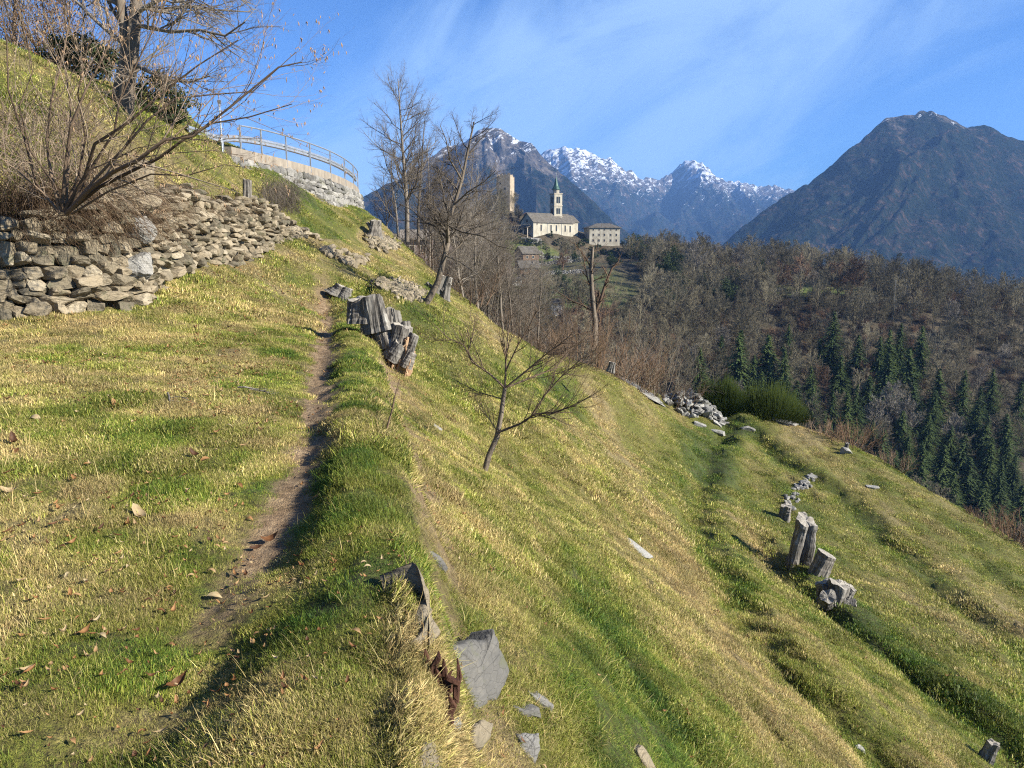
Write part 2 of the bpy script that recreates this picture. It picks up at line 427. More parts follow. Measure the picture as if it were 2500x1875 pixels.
def m_rock(name='rock', tones=None, scale=1.0, bump=.6):
    b = NB(name); p = b.pos(); i = b.island()
    tones = tones or [(0, (.065, .06, .045)), (.35, (.14, .12, .085)), (.65, (.25, .205, .14)), (1, (.38, .335, .255))]
    n = b.noise(p, 5 * scale, 7, .68); n2 = b.noise(b.mapping(p, (1, 1, 3.5)), 14 * scale, 4, .6, 1.0)
    f = b.math('ADD', b.math('MULTIPLY', i, .55), b.math('ADD', b.math('MULTIPLY', n, .6), b.math('MULTIPLY', n2, .25)), clamp=True)
    f = b.math('SUBTRACT', f, .18, clamp=True)
    c = b.ramp(f, tones)
    lich = b.ramp(b.noise(p, 3.3 * scale, 5, .6), [(.56, 0.0), (.66, 1.0)])
    c = b.mix(b.math('MULTIPLY', lich, .6), c, (.085, .09, .05))
    crack = b.ramp(b.voro(b.mapping(p, (1, 1, 2)), 9 * scale, 'DISTANCE_TO_EDGE'), [(0.0, 0.45), (.03, 1.0)])
    c = b.mix(1.0, c, crack, 'MULTIPLY')
    b.color(c).bump(b.math('ADD', n2, n), bump, .05 / scale)
    return b.m
def m_bark(name, stops, sc=12, bump=.8, obj=False, stretch=.18):
    b = NB(name); p = b.pos(obj)
    n = b.noise(b.mapping(p, (1, 1, stretch)), sc, 6, .7, .6); i = b.island()
    f = b.math('ADD', b.math('MULTIPLY', b.math('SUBTRACT', n, .5), 1.5), b.math('ADD', b.math('MULTIPLY', i, .25), .37), clamp=True)
    b.color(b.ramp(f, stops)).bump(n, bump, .04)
    return b.m
def m_cut():
    b = NB('cut_wood'); p = b.pos(True)
    w = b.N.new('ShaderNodeTexWave'); w.wave_type = 'RINGS'; w.rings_direction = 'Z'
    b.link(p, w.inputs['Vector']); w.inputs['Scale'].default_value = 9; w.inputs['Distortion'].default_value = 2.5; w.inputs['Detail'].default_value = 3
    rad = b.ramp(b.noise(p, 12, 5, .6), [(.3, (.13, .115, .095)), (.7, (.34, .32, .28))])
    b.color(b.mix(b.math('MULTIPLY', w.outputs['Fac'], .3), rad, (.28, .24, .19))).bump(b.noise(p, 30, 4), .5, .02)
    return b.m
def m_plaster(name, c0, c1, sc=.5):
    b = NB(name); p = b.pos()
    n = b.noise(p, sc, 7, .7); n2 = b.noise(b.mapping(p, (1, 1, .15)), sc * 2.5, 4, .6)
    b.color(b.ramp(b.math('ADD', b.math('MULTIPLY', n, .6), b.math('MULTIPLY', n2, .4)), [(.35, c0), (.62, c1)])).bump(n, .3, .05)
    return b.m
def m_simple(name, c, rough=.7, metal=0.0, var=.25, sc=8):
    b = NB(name); p = b.pos()
    n = b.noise(p, sc, 5, .65)
    lo = tuple(k * (1 - var) for k in c); hi = tuple(min(1, k * (1 + var)) for k in c)
    b.color(b.ramp(n, [(.3, lo), (.7, hi)])).bump(n, .3, .01)
    b.b.inputs['Roughness'].default_value = rough; b.b.inputs['Metallic'].default_value = metal
    return b.m
def m_needles(name, stops):
    b = NB(name); i = b.island(); o = b.N.new('ShaderNodeObjectInfo').outputs['Random']
    f = b.math('ADD', b.math('MULTIPLY', i, .7), b.math('MULTIPLY', o, .3))
    c = b.ramp(f, stops); b.color(c).translucent(c, .15)
    return b.m
def m_twig(name, stops):
    b = NB(name); i = b.island(); o = b.N.new('ShaderNodeObjectInfo').outputs['Random']
    f = b.math('ADD', b.math('MULTIPLY', i, .5), b.math('MULTIPLY', o, .5))
    b.color(b.ramp(f, stops)); b.b.inputs['Specular IOR Level'].default_value = .1
    return b.m
def m_hill():
    b = NB('hillside_ground'); p = b.pos()
    wood = b.ramp(b.noise(p, .25, 8, .7), [(.32, (.028, .022, .013)), (.5, (.07, .056, .034)), (.68, (.125, .10, .062))])
    n = b.noise(p, .5, 6, .7)
    field = b.ramp(n, [(.3, (.05, .09, .018)), (.5, (.10, .14, .025)), (.7, (.17, .16, .06))])
    b.color(b.mix(b.attr('field'), wood, field)).bump(b.noise(p, .6, 6, .75), 1.0, 1.2)
    return b.m
def m_mountain(name, forest=1.0):
    b = NB(name); p = b.pos()
    n = b.noise(p, .012, 8, .72); nf = b.noise(b.mapping(p, (1, 1, .55)), .05, 4, .75)
    trees = b.ramp(b.math('ADD', b.math('MULTIPLY', n, .45), b.math('MULTIPLY', nf, .55)), [(.38, (.006, .011, .010)), (.50, (.015, .022, .016)), (.57, (.040, .032, .025)), (.68, (.13, .09, .065))])
    rock = b.ramp(b.noise(b.mapping(p, (1, 1, .6)), .02, 9, .75, .5), [(.35, (.035, .035, .035)), (.5, (.085, .076, .068)), (.65, (.19, .16, .13))])
    c = b.mix(b.ramp(b.math('ADD', b.attr('rocky'), b.math('MULTIPLY', b.math('SUBTRACT', n, .5), 1.6)), [(.42, 0.0), (.58, 1.0)]), trees, rock)
    sn = b.math('ADD', b.attr('snow'), b.math('MULTIPLY', b.math('SUBTRACT', b.noise(b.mapping(b.mapping(p, (1, 1, 1), (.3, .75, .2)), (.35, .5, 1.6)), .022, 8, .74, .5), .5), 4.2))
    c = b.mix(b.ramp(sn, [(.46, 0.0), (.66, 1.0)]), c, (.56, .59, .65))
    b.color(c).bump(b.math('ADD', nf, n), 1.0, 14.0)
    b.b.inputs['Roughness'].default_value = 1.0; b.b.inputs['Specular IOR Level'].default_value = .0
    return b.m
M = {}
M['ground'] = m_ground(); M['blade'] = m_blade(); M['leaf'] = m_litter(); M['leaf_inst'] = m_litter('inst'); M['leaf_obj'] = m_litter('obj')
M['rock'] = m_rock('dry_stone')
M['greyrock'] = m_rock('grey_stone', [(0, (.07, .07, .068)), (.4, (.16, .155, .145)), (.7, (.27, .26, .24)), (1, (.42, .40, .36))], .8)
M['slab'] = m_rock('slate_slab', [(0, (.045, .044, .042)), (.4, (.095, .092, .086)), (.7, (.18, .168, .145)), (1, (.34, .30, .235))], 1.4, .35)
M['palerock'] = m_rock('pale_stone', [(0, (.10, .097, .09)), (.4, (.20, .195, .18)), (1, (.42, .41, .38))], 1.0)
M['bark'] = m_bark('tree_bark', [(0, (.035, .028, .022)), (.5, (.13, .105, .08)), (1, (.30, .255, .20))], 7)
M['dead'] = m_bark('weathered_wood', [(0, (.015, .013, .012)), (.36, (.06, .054, .048)), (.62, (.19, .178, .158)), (1, (.46, .44, .40))], 9, 1.0)
M['deadfar'] = m_bark('dark_weathered_wood', [(0, (.02, .018, .016)), (.4, (.09, .08, .07)), (.7, (.24, .22, .19)), (1, (.42, .39, .35))], 11, 1.0)
M['rotten'] = m_bark('rotten_red_wood', [(0, (.012, .006, .004)), (.5, (.05, .02, .012)), (1, (.14, .07, .04))], 16, 1.0)
M['root'] = m_bark('exposed_root_wood', [(0, (.06, .03, .018)), (.45, (.30, .19, .11)), (1, (.52, .38, .25))], 8, .9)
M['cut'] = m_cut()
M['twig_hazel'] = m_twig('hazel_twigs', [(0, (.06, .042, .03)), (.5, (.165, .12, .085)), (1, (.36, .29, .22))])
M['twig_grey'] = m_twig('grey_twigs', [(0, (.045, .036, .029)), (.5, (.125, .105, .085)), (1, (.32, .285, .24))])
M['twig_brown'] = m_twig('brown_twigs', [(0, (.055, .036, .026)), (.5, (.13, .09, .062)), (1, (.27, .20, .14))])
M['bramble'] = m_twig('bramble_stems', [(0, (.035, .022, .014)), (.5, (.115, .078, .048)), (1, (.32, .245, .16))])
M['far_grey'] = m_twig('far_grey_twigs', [(0, (.075, .066, .042)), (.5, (.15, .131, .085)), (1, (.27, .24, .165))])
M['far_pale'] = m_twig('far_pale_twigs', [(0, (.13, .11, .085)), (.5, (.22, .195, .155)), (1, (.34, .31, .26))])
M['far_rust'] = m_twig('far_rusty_twigs', [(0, (.08, .050, .032)), (.5, (.155, .10, .063)), (1, (.25, .165, .11))])
M['conifer'] = m_needles('conifer_needles', [(0, (.012, .026, .007)), (.5, (.036, .062, .014)), (1, (.085, .115, .024))])
M['ivy'] = m_needles('evergreen_leaves', [(0, (.012, .024, .008)), (.5, (.028, .048, .014)), (1, (.07, .09, .03))])
M['broom'] = m_needles('broom_stems', [(0, (.02, .036, .008)), (.5, (.05, .078, .012)), (1, (.12, .14, .022))])
M['catkin'] = m_simple('catkin', (.30, .20, .12))
M['hill'] = m_hill()
M['plaster'] = m_plaster('church_plaster', (.22, .20, .155), (.43, .40, .325), .35)
M['towerst'] = m_plaster('castle_stone', (.20, .16, .115), (.42, .345, .25), .8)
M['white'] = m_plaster('white_render', (.45, .43, .40), (.62, .60, .56), .5)
M['pink'] = m_plaster('pink_render', (.20, .15, .135), (.30, .235, .21), .5)
M['slate'] = m_simple('slate_roof', (.10, .09, .075), .8, 0, .4, .8)
M['copper'] = m_simple('green_copper', (.03, .075, .062), .5, .2, .3, .6)
M['glass'] = m_simple('dark_window', (.03, .035, .04), .15, 0, .2)
M['trim'] = m_simple('stone_trim', (.38, .33, .26), .8, 0, .2)
M['timber'] = m_simple('dark_timber', (.13, .08, .05), .8, 0, .35, 2)
M['concrete'] = m_plaster('weathered_concrete', (.14, .12, .10), (.27, .235, .19), 1.5)
M['steel'] = m_simple('galvanised_steel', (.50, .52, .54), .38, .75, .2, 6)
M['steeldark'] = m_simple('dull_steel', (.16, .17, .18), .5, .6, .3, 6)
M['asphalt'] = m_simple('asphalt', (.06, .06, .06), .9, 0, .2, 5)
M['soil'] = m_simple('bare_soil', (.20, .14, .09), .95, 0, .4, 7)
# ------------------------------------------------------------------ ground sheets
def tone(x, y):
    de = x - e_(y)
    mead = sstep(.4, 1.2, de)
    # bands running along the slope, as cattle and mower left them
    s = 0.55 * fbm(x * .42 + 2.0 * vnoise(y * .06, x * .02, 71), y * .07, 41, 3) + 0.30 * fbm(x * 1.2, y * .25, 43, 3) + .25 * fbm(x * .5, y * .5, 45, 3)
    t = .50 + .9 * s
    t = t + .26 * np.exp(-(polydist(x, y, STRAW)[0] / .8) ** 2)
    d, sd = polydist(x, y, TRACK); t = t - .34 * np.exp(-(d / (.5 + .05 * np.clip(y - 8, 0, 20))) ** 2) + .15 * np.exp(-((d - 1.6) / .6) ** 2) * (sd > 0)
    d, sd = polydist(x, y, LOW); t = t - .25 * np.exp(-((d - .5) / .7) ** 2) * (sd > 0) + .2 * np.exp(-(d / .45) ** 2)
    d, sd = polydist(x, y, RIGHT); t = t - .22 * np.exp(-(d / .7) ** 2) + .12 * np.exp(-((d - 1.3) / .6) ** 2)
    t = t - .22 * np.exp(-(polydist(x, y, LEFTG)[0] / .45) ** 2)
    tt = .60 + .5 * fbm(x * .8, y * .8, 51, 3) + .45 * fbm(x * 2.6, y * 2.6, 53, 3) + .08 * sstep(-3, -6, x)
    # greener shoulder just right of the path
    tt = tt - .16 * np.exp(-((de + .30) / .28) ** 2) * (de < .1)
    up = x < w_(y)
    tu = .56 + .5 * fbm(x * .5, y * .5, 61, 3) + .3 * fbm(x * 2, y * 2, 63, 3) - .12 * sstep(20, 28, y)
    t = np.where(up, tu, t * mead + tt * (1 - mead))
    bank = np.exp(-((de - .3) / .35) ** 2) * (1 - sstep(16, 24, y))
    t = t + .30 * bank * (1 + vnoise(x * 2, y * 2, 77))
    return np.clip(t, .02, .98)
def soilmask(x, y):
    dp = x - p_(y); de = x - e_(y); dw = x - w_(y)
    pm = sstep(2.8, 3.8, y) * (1 - sstep(19, 22, y)) * .95 + .3 * (1 - sstep(2.8, 3.8, y))
    wdt = .17 + .06 * sstep(5, 8, y) + .05 * vnoise(y * 1.5, x * 0, 81)
    m = np.exp(-(dp / wdt) ** 4) * pm
    bk = sstep(-.05, .06, de) * (1 - sstep(.30, .55 + .3 * vnoise(y * 1.2, 0 * x, 84), de)) * (1 - sstep(12, 20, y)) * (.5 + 1.1 * vnoise(x * 3, y * 2, 85))
    wf = sstep(-.45, -.3, dw) * (1 - sstep(0, .1, dw)) * (1 - sstep(24, 27, y))
    m = np.maximum(np.maximum(m, bk), wf) + .25 * (fbm(x * 3, y * 3, 83, 3))
    return np.clip(m, 0, 1)
def attr_set(me, name, arr):
    a = me.attributes.new(name, 'FLOAT', 'POINT'); a.data.foreach_set('value', np.asarray(arr, np.float32).ravel())
def gridq(nr, nc, wrap=False):
    i = np.arange(nr - 1)[:, None] * nc; j = np.arange(nc - (0 if wrap else 1))[None, :]; j2 = (j + 1) % nc
    return np.stack([i + j, i + j2, i + nc + j2, i + nc + j], -1).reshape(-1, 4)
def build_meadow():
    fine = np.linspace(-52, 52, 720); coarse = np.linspace(52, 308, 100)[1:-1]
    ang = np.radians(np.concatenate([fine, coarse]))
    rad = np.geomspace(.35, 95, 560)
    A, R = np.meshgrid(ang, rad)
    x = R * np.sin(A); y = R * np.cos(A)
    yy = np.clip(y, -8, 70)
    z = ground(x, yy)
    far = sstep(60, 90, R)
    z = z - far * 10
    g = Geo(); g.add(np.stack([x, y, z], -1), gridq(len(rad), len(ang), True)[:, ::-1])
    c = gz(0, 0); n = len(ang)
    g.add([[0, 0, c]]); 
    g.t.append(np.array([[len(rad) * n, j, (j + 1) % n] for j in range(n)])[:, ::-1])
    o = g.build('meadow', M['ground'], smooth=True)
    attr_set(o.data, 'tone', np.append(tone(x, yy).ravel(), .5)); attr_set(o.data, 'soil', np.append(soilmask(x, yy).ravel(), 0))
    tag(o, 'steep grassy hillside with a narrow trodden footpath along a terrace', None, None, 'structure')
build_meadow()

def build_hill():
    xs = np.concatenate([np.linspace(-420, -150, 30)[:-1], np.linspace(-150, 330, 330), np.linspace(330, 620, 40)[1:]])
    ys = np.concatenate([np.linspace(80, 480, 300), np.linspace(480, 800, 40)[1:]])
    X, Y = np.meshgrid(xs, ys)
    Z = hill(X, Y)
    edge = sstep(60, 0, Y - 80) * 0 + sstep(330, 600, X) * 120 + sstep(520, 800, Y) * 120
    Z = Z - edge
    g = Geo(); g.add(np.stack([X, Y, Z], -1), gridq(len(ys), len(xs)))
    o = g.build('wooded_hill', M['hill'], smooth=True)
    xc = X; u = 512 + FPX * (X / (Y * CP - Z * SP))
    f = fieldmask(X, Y, Z)
    attr_set(o.data, 'field', f)
    tag(o, 'wooded hill across the side valley with the church on its top', None, None, 'structure')
def fieldmask(X, Y, Z):
    # terraced gardens below the church, and the odd clearing
    a = np.exp(-(((X - 15) / 30) ** 4)) * sstep(225, 260, Y) * (1 - sstep(372, 380, Y))
    c = np.exp(-(((X - 118) / 22) ** 2 + ((Y - 292) / 9) ** 2)) + np.exp(-(((X - 60) / 8) ** 2 + ((Y - 352) / 9) ** 2))
    return np.clip(a * (.75 + 1.2 * fbm(X * .04, Y * .04, 91, 3)) + c, 0, 1)
build_hill()

# ------------------------------------------------------------------ mountains
def mountain(name, label, crest, D0, D1, foot, mat, seed, snow=None, rocky=None, res=(520, 260), amp=110, wl=420, back=1200, prof=1.0, spurdir=0.0):
    """crest: list of (u, v, D) skyline points; foot: (z, forward distance from the crest)"""
    cr = np.array(crest, float)
    cu = np.linspace(cr[0, 0], cr[-1, 0], res[0])
    cv = np.interp(cu, cr[:, 0], cr[:, 1]); cD = np.interp(cu, cr[:, 0], cr[:, 2])
    xc = (cu - 512) / FPX; yc = (384 - cv) / FPX; t = cD / (CP + yc * SP)
    CX = xc * t; CY = cD; CZ = (-SP + yc * CP) * t
    q = np.concatenate([np.linspace(-1, 0, 60)[:-1], np.linspace(0, 1, res[1]) ** 1.15])
    fz, fd = foot
    Q, _ = np.meshgrid(q, cu, indexing='ij')
    qq = np.clip(Q, 0, 1); qb = np.clip(-Q, 0, 1)
    # every point walks straight towards the viewer's valley; spurs bend it sideways
    dirx = -CX / np.hypot(CX, CY) * .25 + spurdir; diry = -np.ones_like(CX)
    X = CX[None, :] + dirx[None, :] * fd * qq - 0 * qb; Y = CY[None, :] + diry[None, :] * fd * qq + back * qb
    H = CZ[None, :] - fz
    Z = fz + H * ((1 - qq) ** prof) - qb * H * .8
    w = sstep(0, .10, qq) * (1 - sstep(.85, 1, qq) * .5)
    sx = CX[None, :] / wl + .35 * vnoise(qq * 4, CX[None, :] / wl, seed + 9)
    wx = .9 * vnoise(CX[None, :] / (wl * 1.7) + 3, qq * 2.2, seed + 11) + .4 * vnoise(CX[None, :] / (wl * .6), qq * 5, seed + 12)
    sp = ridged(sx + wx, qq * 1.6 + .5 * wx, seed, 6, .52)
    small = ridged(X / (wl * .28), Z / (wl * .45), seed + 40, 4, .5)
    Z = Z + w * amp * (sp - 1.0) * .55 + (0.25 + .75 * w) * amp * .13 * small * (Q >= 0)
    Z = Z + fbm(CX[None, :] / 45, qq * 30, seed + 60, 3) * amp * .10 + fbm(CX[None, :] / 90 + 3, Y / 300, seed + 70, 4) * amp * .22 * np.exp(-qq * 12)
    g = Geo(); g.add(np.stack([X, Y, Z], -1), gridq(len(q), len(cu))[:, ::-1])
    o = g.build(name, M[mat], smooth=True)
    alt = Z
    attr_set(o.data, 'snow', snow(X, Y, Z, qq, sp) if snow else np.full(Z.shape, -2.0))
    attr_set(o.data, 'rocky', rocky(X, Y, Z, qq, sp) if rocky else np.zeros(Z.shape))
    tag(o, label, None, None, 'structure')
    return o
M['mtn'] = m_mountain('mountain_forest')
M['mtn2'] = m_mountain('mountain_snow')
mountain('mountain_snow_range', 'distant snow dusted mountain range above the valley',
         [(430, 260, 6200), (520, 175, 6200), (541, 155, 6100), (552, 150, 6100), (562, 147, 6100), (578, 148, 6100), (590, 154, 6200), (600, 158, 6200), (612, 162, 6300), (625, 171, 6400), (640, 178, 6600), (654, 180, 6800), (661, 179, 6900), (672, 171, 7000), (684, 163, 7000), (697, 162, 7000), (708, 166, 7000), (716, 176, 7000), (724, 181, 7100), (738, 181, 7300), (748, 183, 7400), (756, 188, 7400), (768, 187, 7400), (778, 190, 7500), (790, 190, 7500), (806, 195, 7500), (840, 215, 7500), (900, 240, 7500)],
         0, 0, (-500, 2900), 'mtn2', 101,
         snow=lambda X, Y, Z, q, s: .44 + (Z - 600) / 560 + .10 * (s - 1), rocky=lambda X, Y, Z, q, s: .5 + (Z - 500) / 500, amp=170, wl=620, res=(700, 280))
mountain('mountain_peak', 'pointed rocky mountain behind the castle tower with a little snow on top',
         [(250, 225, 3000), (330, 212, 3000), (355, 203, 3000), (372, 192, 3050), (400, 180, 3100), (430, 158, 3200), (452, 148, 3300), (466, 139, 3300), (478, 130, 3300), (487, 126, 3300), (497, 129, 3300), (508, 135, 3300), (517, 141, 3300), (530, 148, 3250), (541, 157, 3200), (556, 170, 3150), (572, 182, 3100), (590, 197, 3000), (608, 214, 2950), (626, 232, 2900), (650, 256, 2850), (690, 300, 2800)],
         0, 0, (-300, 1500), 'mtn', 121,
         snow=lambda X, Y, Z, q, s: -.10 + (Z - 290) / 330, rocky=lambda X, Y, Z, q, s: .35 + (Z - 260) / 300, amp=90, wl=330, res=(620, 280))
mountain('mountain_wooded', 'big dark wooded mountain on the right with a rounded snowy tip',
         [(640, 330, 2300), (700, 262, 2350), (726, 240, 2400), (750, 222, 2450), (772, 204, 2500), (793, 191, 2550), (808, 182, 2600), (826, 168, 2650), (846, 154, 2700), (860, 143, 2750), (872, 131, 2800), (884, 121, 2850), (896, 115, 2900), (908, 113, 2900), (915, 115, 2900), (924, 112, 2950), (931, 110, 2950), (940, 114, 2950), (955, 121, 2950), (968, 127, 2950), (985, 128, 2950), (1000, 130, 2950), (1015, 137, 2950), (1040, 148, 2950), (1120, 170, 2950), (1250, 200, 2950)],
         0, 0, (-420, 1700), 'mtn', 141,
         snow=lambda X, Y, Z, q, s: -.72 + (Z - 330) / 190, rocky=lambda X, Y, Z, q, s: .10 + (Z - 330) / 420, amp=75, wl=620, res=(700, 300), spurdir=-.12)
def build_valley():
    g = Geo(); xs = np.linspace(-12000, 12000, 60); ys = np.linspace(-6000, 12000, 50)
    X, Y = np.meshgrid(xs, ys)
    Z = -430 + 40 * fbm(X / 900, Y / 900, 161, 3)
    g.add(np.stack([X, Y, Z], -1), gridq(50, 60))
    o = g.build('valley_floor', M['hill'], smooth=True); attr_set(o.data, 'field', np.full(X.shape, .3))
    tag(o, 'deep valley floor far below', None, None, 'structure')
build_valley()
# ------------------------------------------------------------------ scattering (stuff only)
def scatter(name, label, pts, rot, scl, pick, templates, extra=None):
    me = bpy.data.meshes.new(name); me.vertices.add(len(pts)); me.vertices.foreach_set('co', np.asarray(pts, np.float32).ravel())
    a = me.attributes.new('rot', 'FLOAT_VECTOR', 'POINT'); a.data.foreach_set('vector', np.asarray(rot, np.float32).ravel())
    attr_set(me, 'scl', scl)
    a = me.attributes.new('pick', 'INT', 'POINT'); a.data.foreach_set('value', np.asarray(pick, np.int32))
    for k, v in (extra or {}).items(): attr_set(me, k, v)
    o = bpy.data.objects.new(name, me); COL.objects.link(o); tag(o, label, None, None, 'stuff')
    tc = bpy.data.collections.new(name + '_kinds')
    for i, t in enumerate(templates):
        to = bpy.data.objects.new('%s_kind_%02d' % (name, i), t); tc.objects.link(to)
    ng = bpy.data.node_groups.new(name, 'GeometryNodeTree')
    ng.interface.new_socket('Geometry', in_out='INPUT', socket_type='NodeSocketGeometry')
    ng.interface.new_socket('Geometry', in_out='OUTPUT', socket_type='NodeSocketGeometry')
    N, L = ng.nodes, ng.links
    gi = N.new('NodeGroupInput'); go = N.new('NodeGroupOutput')
    ci = N.new('GeometryNodeCollectionInfo'); ci.inputs['Collection'].default_value = tc
    ci.inputs['Separate Children'].default_value = True; ci.inputs['Reset Children'].default_value = True
    ip = N.new('GeometryNodeInstanceOnPoints'); ip.inputs['Pick Instance'].default_value = True
    def na(nm, ty):
        n = N.new('GeometryNodeInputNamedAttribute'); n.data_type = ty; n.inputs['Name'].default_value = nm
        return n.outputs['Attribute']
    er = N.new('FunctionNodeEulerToRotation'); L.new(na('rot', 'FLOAT_VECTOR'), er.inputs[0])
    L.new(gi.outputs[0], ip.inputs['Points']); L.new(ci.outputs[0], ip.inputs['Instance'])
    L.new(na('pick', 'INT'), ip.inputs['Instance Index']); L.new(er.outputs[0], ip.inputs['Rotation']); L.new(na('scl', 'FLOAT'), ip.inputs['Scale'])
    L.new(ip.outputs[0], go.inputs[0])
    md = o.modifiers.new('scatter', 'NODES'); md.node_group = ng
    return o
def normal_euler(n, spin, k=1.0):
    """euler XYZ tilting +Z towards k*normal after spinning about z"""
    out = np.empty((len(n), 3))
    for i in range(len(n)):
        v = Vector((n[i, 0] * k, n[i, 1] * k, n[i, 2])).normalized()
        q = Vector((0, 0, 1)).rotation_difference(v)
        m = q.to_matrix() @ Matrix.Rotation(spin[i], 3, 'Z')
        out[i] = m.to_euler('XYZ')
    return out
def blade_clump(name, seed, n, rad, h, w, lay, mat):
    r = np.random.RandomState(seed)
    th = r.rand(n) * 2 * math.pi; rr = rad * np.sqrt(r.rand(n))
    bx = rr * np.cos(th); by = rr * np.sin(th)
    L = h * (.45 + .9 * r.rand(n)); az = r.rand(n) * 2 * math.pi; lean = lay * (.3 + r.rand(n) * 1.0)
    curl = .5 + .9 * r.rand(n)
    W = w * (.6 + .8 * r.rand(n))
    g = Geo(); V = []; Q = []; T = []
    steps = (0, .38, .72, 1.0)
    px = bx.copy(); py = by.copy(); pz = np.full(n, -.012); ang = lean * .5
    prev = 0
    rings = []
    for k, s in enumerate(steps):
        if k:
            ds = (s - prev) * L
            a = lean * (.5 + curl * s)
            px = px + np.sin(a) * np.cos(az) * ds; py = py + np.sin(a) * np.sin(az) * ds; pz = pz + np.cos(a) * ds
            pz = np.maximum(pz, .004)
            prev = s
        ww = W * (1 - s) ** .6 * .5
        if k < 3:
            rings.append(np.stack([px - np.sin(az) * ww, py + np.cos(az) * ww, pz], -1)); rings.append(np.stack([px + np.sin(az) * ww, py - np.cos(az) * ww, pz], -1))
        else: rings.append(np.stack([px, py, pz], -1))
    V = np.stack(rings, 1)  # n,7,3
    b = np.arange(n)[:, None] * 7
    q = np.concatenate([b + np.array([[0, 1, 3, 2]]), b + np.array([[2, 3, 5, 4]])]); t = b + np.array([[4, 5, 6]])
    g.add(V.reshape(-1, 3), q, t)
    me = g.mesh(name); me.materials.append(mat); return me
def leaf_mesh(name, seed, L=.09, W=.035, curl=.5, mat='leaf_inst'):
    r = np.random.RandomState(seed); n = 9
    s = np.linspace(0, 1, n); w = W * np.sin(np.pi * s ** .8) ** .8 * .5 * (1 + .12 * np.cos(s * 40)); w[0] = w[-1] = .0008
    bend = curl * (.4 + r.rand()) * (1 if r.rand() < .6 else -1)
    x = L * (s - .5); z = bend * L * (s - .5) ** 2 * 1.8 + .006
    fold = .25 + .5 * r.rand(); tw = (r.rand() - .5) * 1.2
    V = []
    for k in range(n):
        a = tw * (s[k] - .5)
        up = fold * w[k]
        for sgn in (-1, -.5, 0, .5, 1):
            yy = sgn * w[k]; zz = abs(sgn) ** 1.6 * up
            V.append((x[k], yy * math.cos(a) - zz * math.sin(a), z[k] + yy * math.sin(a) + zz * math.cos(a)))
    g = Geo(); q = gridq(n, 5)
    g.add(V, q); g.add([(x[0] - .02, 0, z[0] + .004), (x[0], -.0012, z[0]), (x[0], .0012, z[0])], None, [[0, 1, 2]])
    me = g.mesh(name, True); me.materials.append(M[mat]); return me

def visible_points(n, rmin, rmax, seed, amin=-40, amax=40, power=1.0, minx=None):
    r = np.random.RandomState(seed)
    a = np.radians(amin + (amax - amin) * r.rand(n)); k = 2 - power
    # density falling with distance^power
    u = r.rand(n)
    R = (rmin ** k + u * (rmax ** k - rmin ** k)) ** (1 / k) if abs(k) > 1e-6 else rmin * (rmax / rmin) ** u
    x = R * np.sin(a); y = R * np.cos(a)
    return x, y, R
def build_grass():
    kinds = []
    # near tufts: fine, matted
    for s in range(6): kinds.append(blade_clump('tuft_near', 10 + s, 74, .085, .031, .0026, .95 if s < 4 else .6, M['blade']))
    for s in range(4): kinds.append(blade_clump('tuft_mid', 30 + s, 64, .14, .037, .0050, .85, M['blade']))
    for s in range(4): kinds.append(blade_clump('tuft_far', 50 + s, 55, .26, .055, .012, .75, M['blade']))
    for s in range(3): kinds.append(blade_clump('tuft_long', 70 + s, 14, .06, .12, .0026, 1.25, M['blade']))
    sets = []
    x, y, R = visible_points(60000, 1.6, 7.5, 1, power=1.1); sets.append((x, y, R, 0, 6, 1.0))
    x, y, R = visible_points(85000, 5.5, 17, 2, power=1.0); sets.append((x, y, R, 6, 10, 1.0))
    x, y, R = visible_points(90000, 14, 55, 3, power=.7); sets.append((x, y, R, 10, 14, 1.0))
    x, y, R = visible_points(4500, 1.8, 14, 4, power=1.0); sets.append((x, y, R, 14, 17, 1.0))
    X = np.concatenate([s[0] for s in sets]); Y = np.concatenate([s[1] for s in sets])
    K = []; S = []
    rr = np.random.RandomState(5)
    for s in sets:
        n = len(s[0]); K.append(rr.randint(s[3], s[4], n)); S.append(s[5] * (.6 + .8 * rr.rand(n)))
    K = np.concatenate(K); S = np.concatenate(S)
    keep = np.ones(len(X), bool)
    sm = soilmask(X, Y); keep &= rr.rand(len(X)) > sm * 1.25 - .12
    far_ = K >= 10
    fq = np.where(far_ & (K < 14), 2.2, 4.5); cl = vnoise(X * fq, Y * fq, 331)
    dn = .55 + .5 * fbm(X * 1.6, Y * 1.6, 301, 3) + 1.3 * cl + np.where(K >= 6, .14, .04); dn = np.maximum(dn, .22); keep &= rr.rand(len(X)) < dn
    dw = X - w_(Y); keep &= ~((dw > -.5) & (dw < .12) & (Y < 22) & (rr.rand(len(X)) < .4))
    dp = X - p_(Y)
    S = S * (1 - .45 * np.exp(-(dp / .35) ** 2))
    keep &= Y > .8
    X, Y, K, S = X[keep], Y[keep], K[keep], S[keep]
    Z = ground(X, Y); n = gnormal(X, Y)
    fq = np.where((K >= 10) & (K < 14), 2.2, 4.5); cl = vnoise(X * fq, Y * fq, 331)
    S = S * (.75 + 1.1 * np.clip(cl + .1, 0, .6))
    rot = normal_euler(n, rr.rand(len(X)) * 6.28, .7)
    t = tone(X, Y) + .34 * (rr.rand(len(X)) - .5) + .5 * vnoise(X * 3.3, Y * 3.3, 335) + np.where(K >= 14, .3, 0)
    lum = (.42 + .95 * rr.rand(len(X))) * (1 + .7 * vnoise(X * 2.2, Y * 2.2, 337))
    t = t + .12 * sstep(.55, .9, rr.rand(len(X)))
    scatter('grass', 'short winter grass, green and straw coloured, covering the slopes', np.stack([X, Y, Z], -1), rot, S, K, kinds, {'tone': np.clip(t, 0, 1), 'lum': lum})
build_grass()
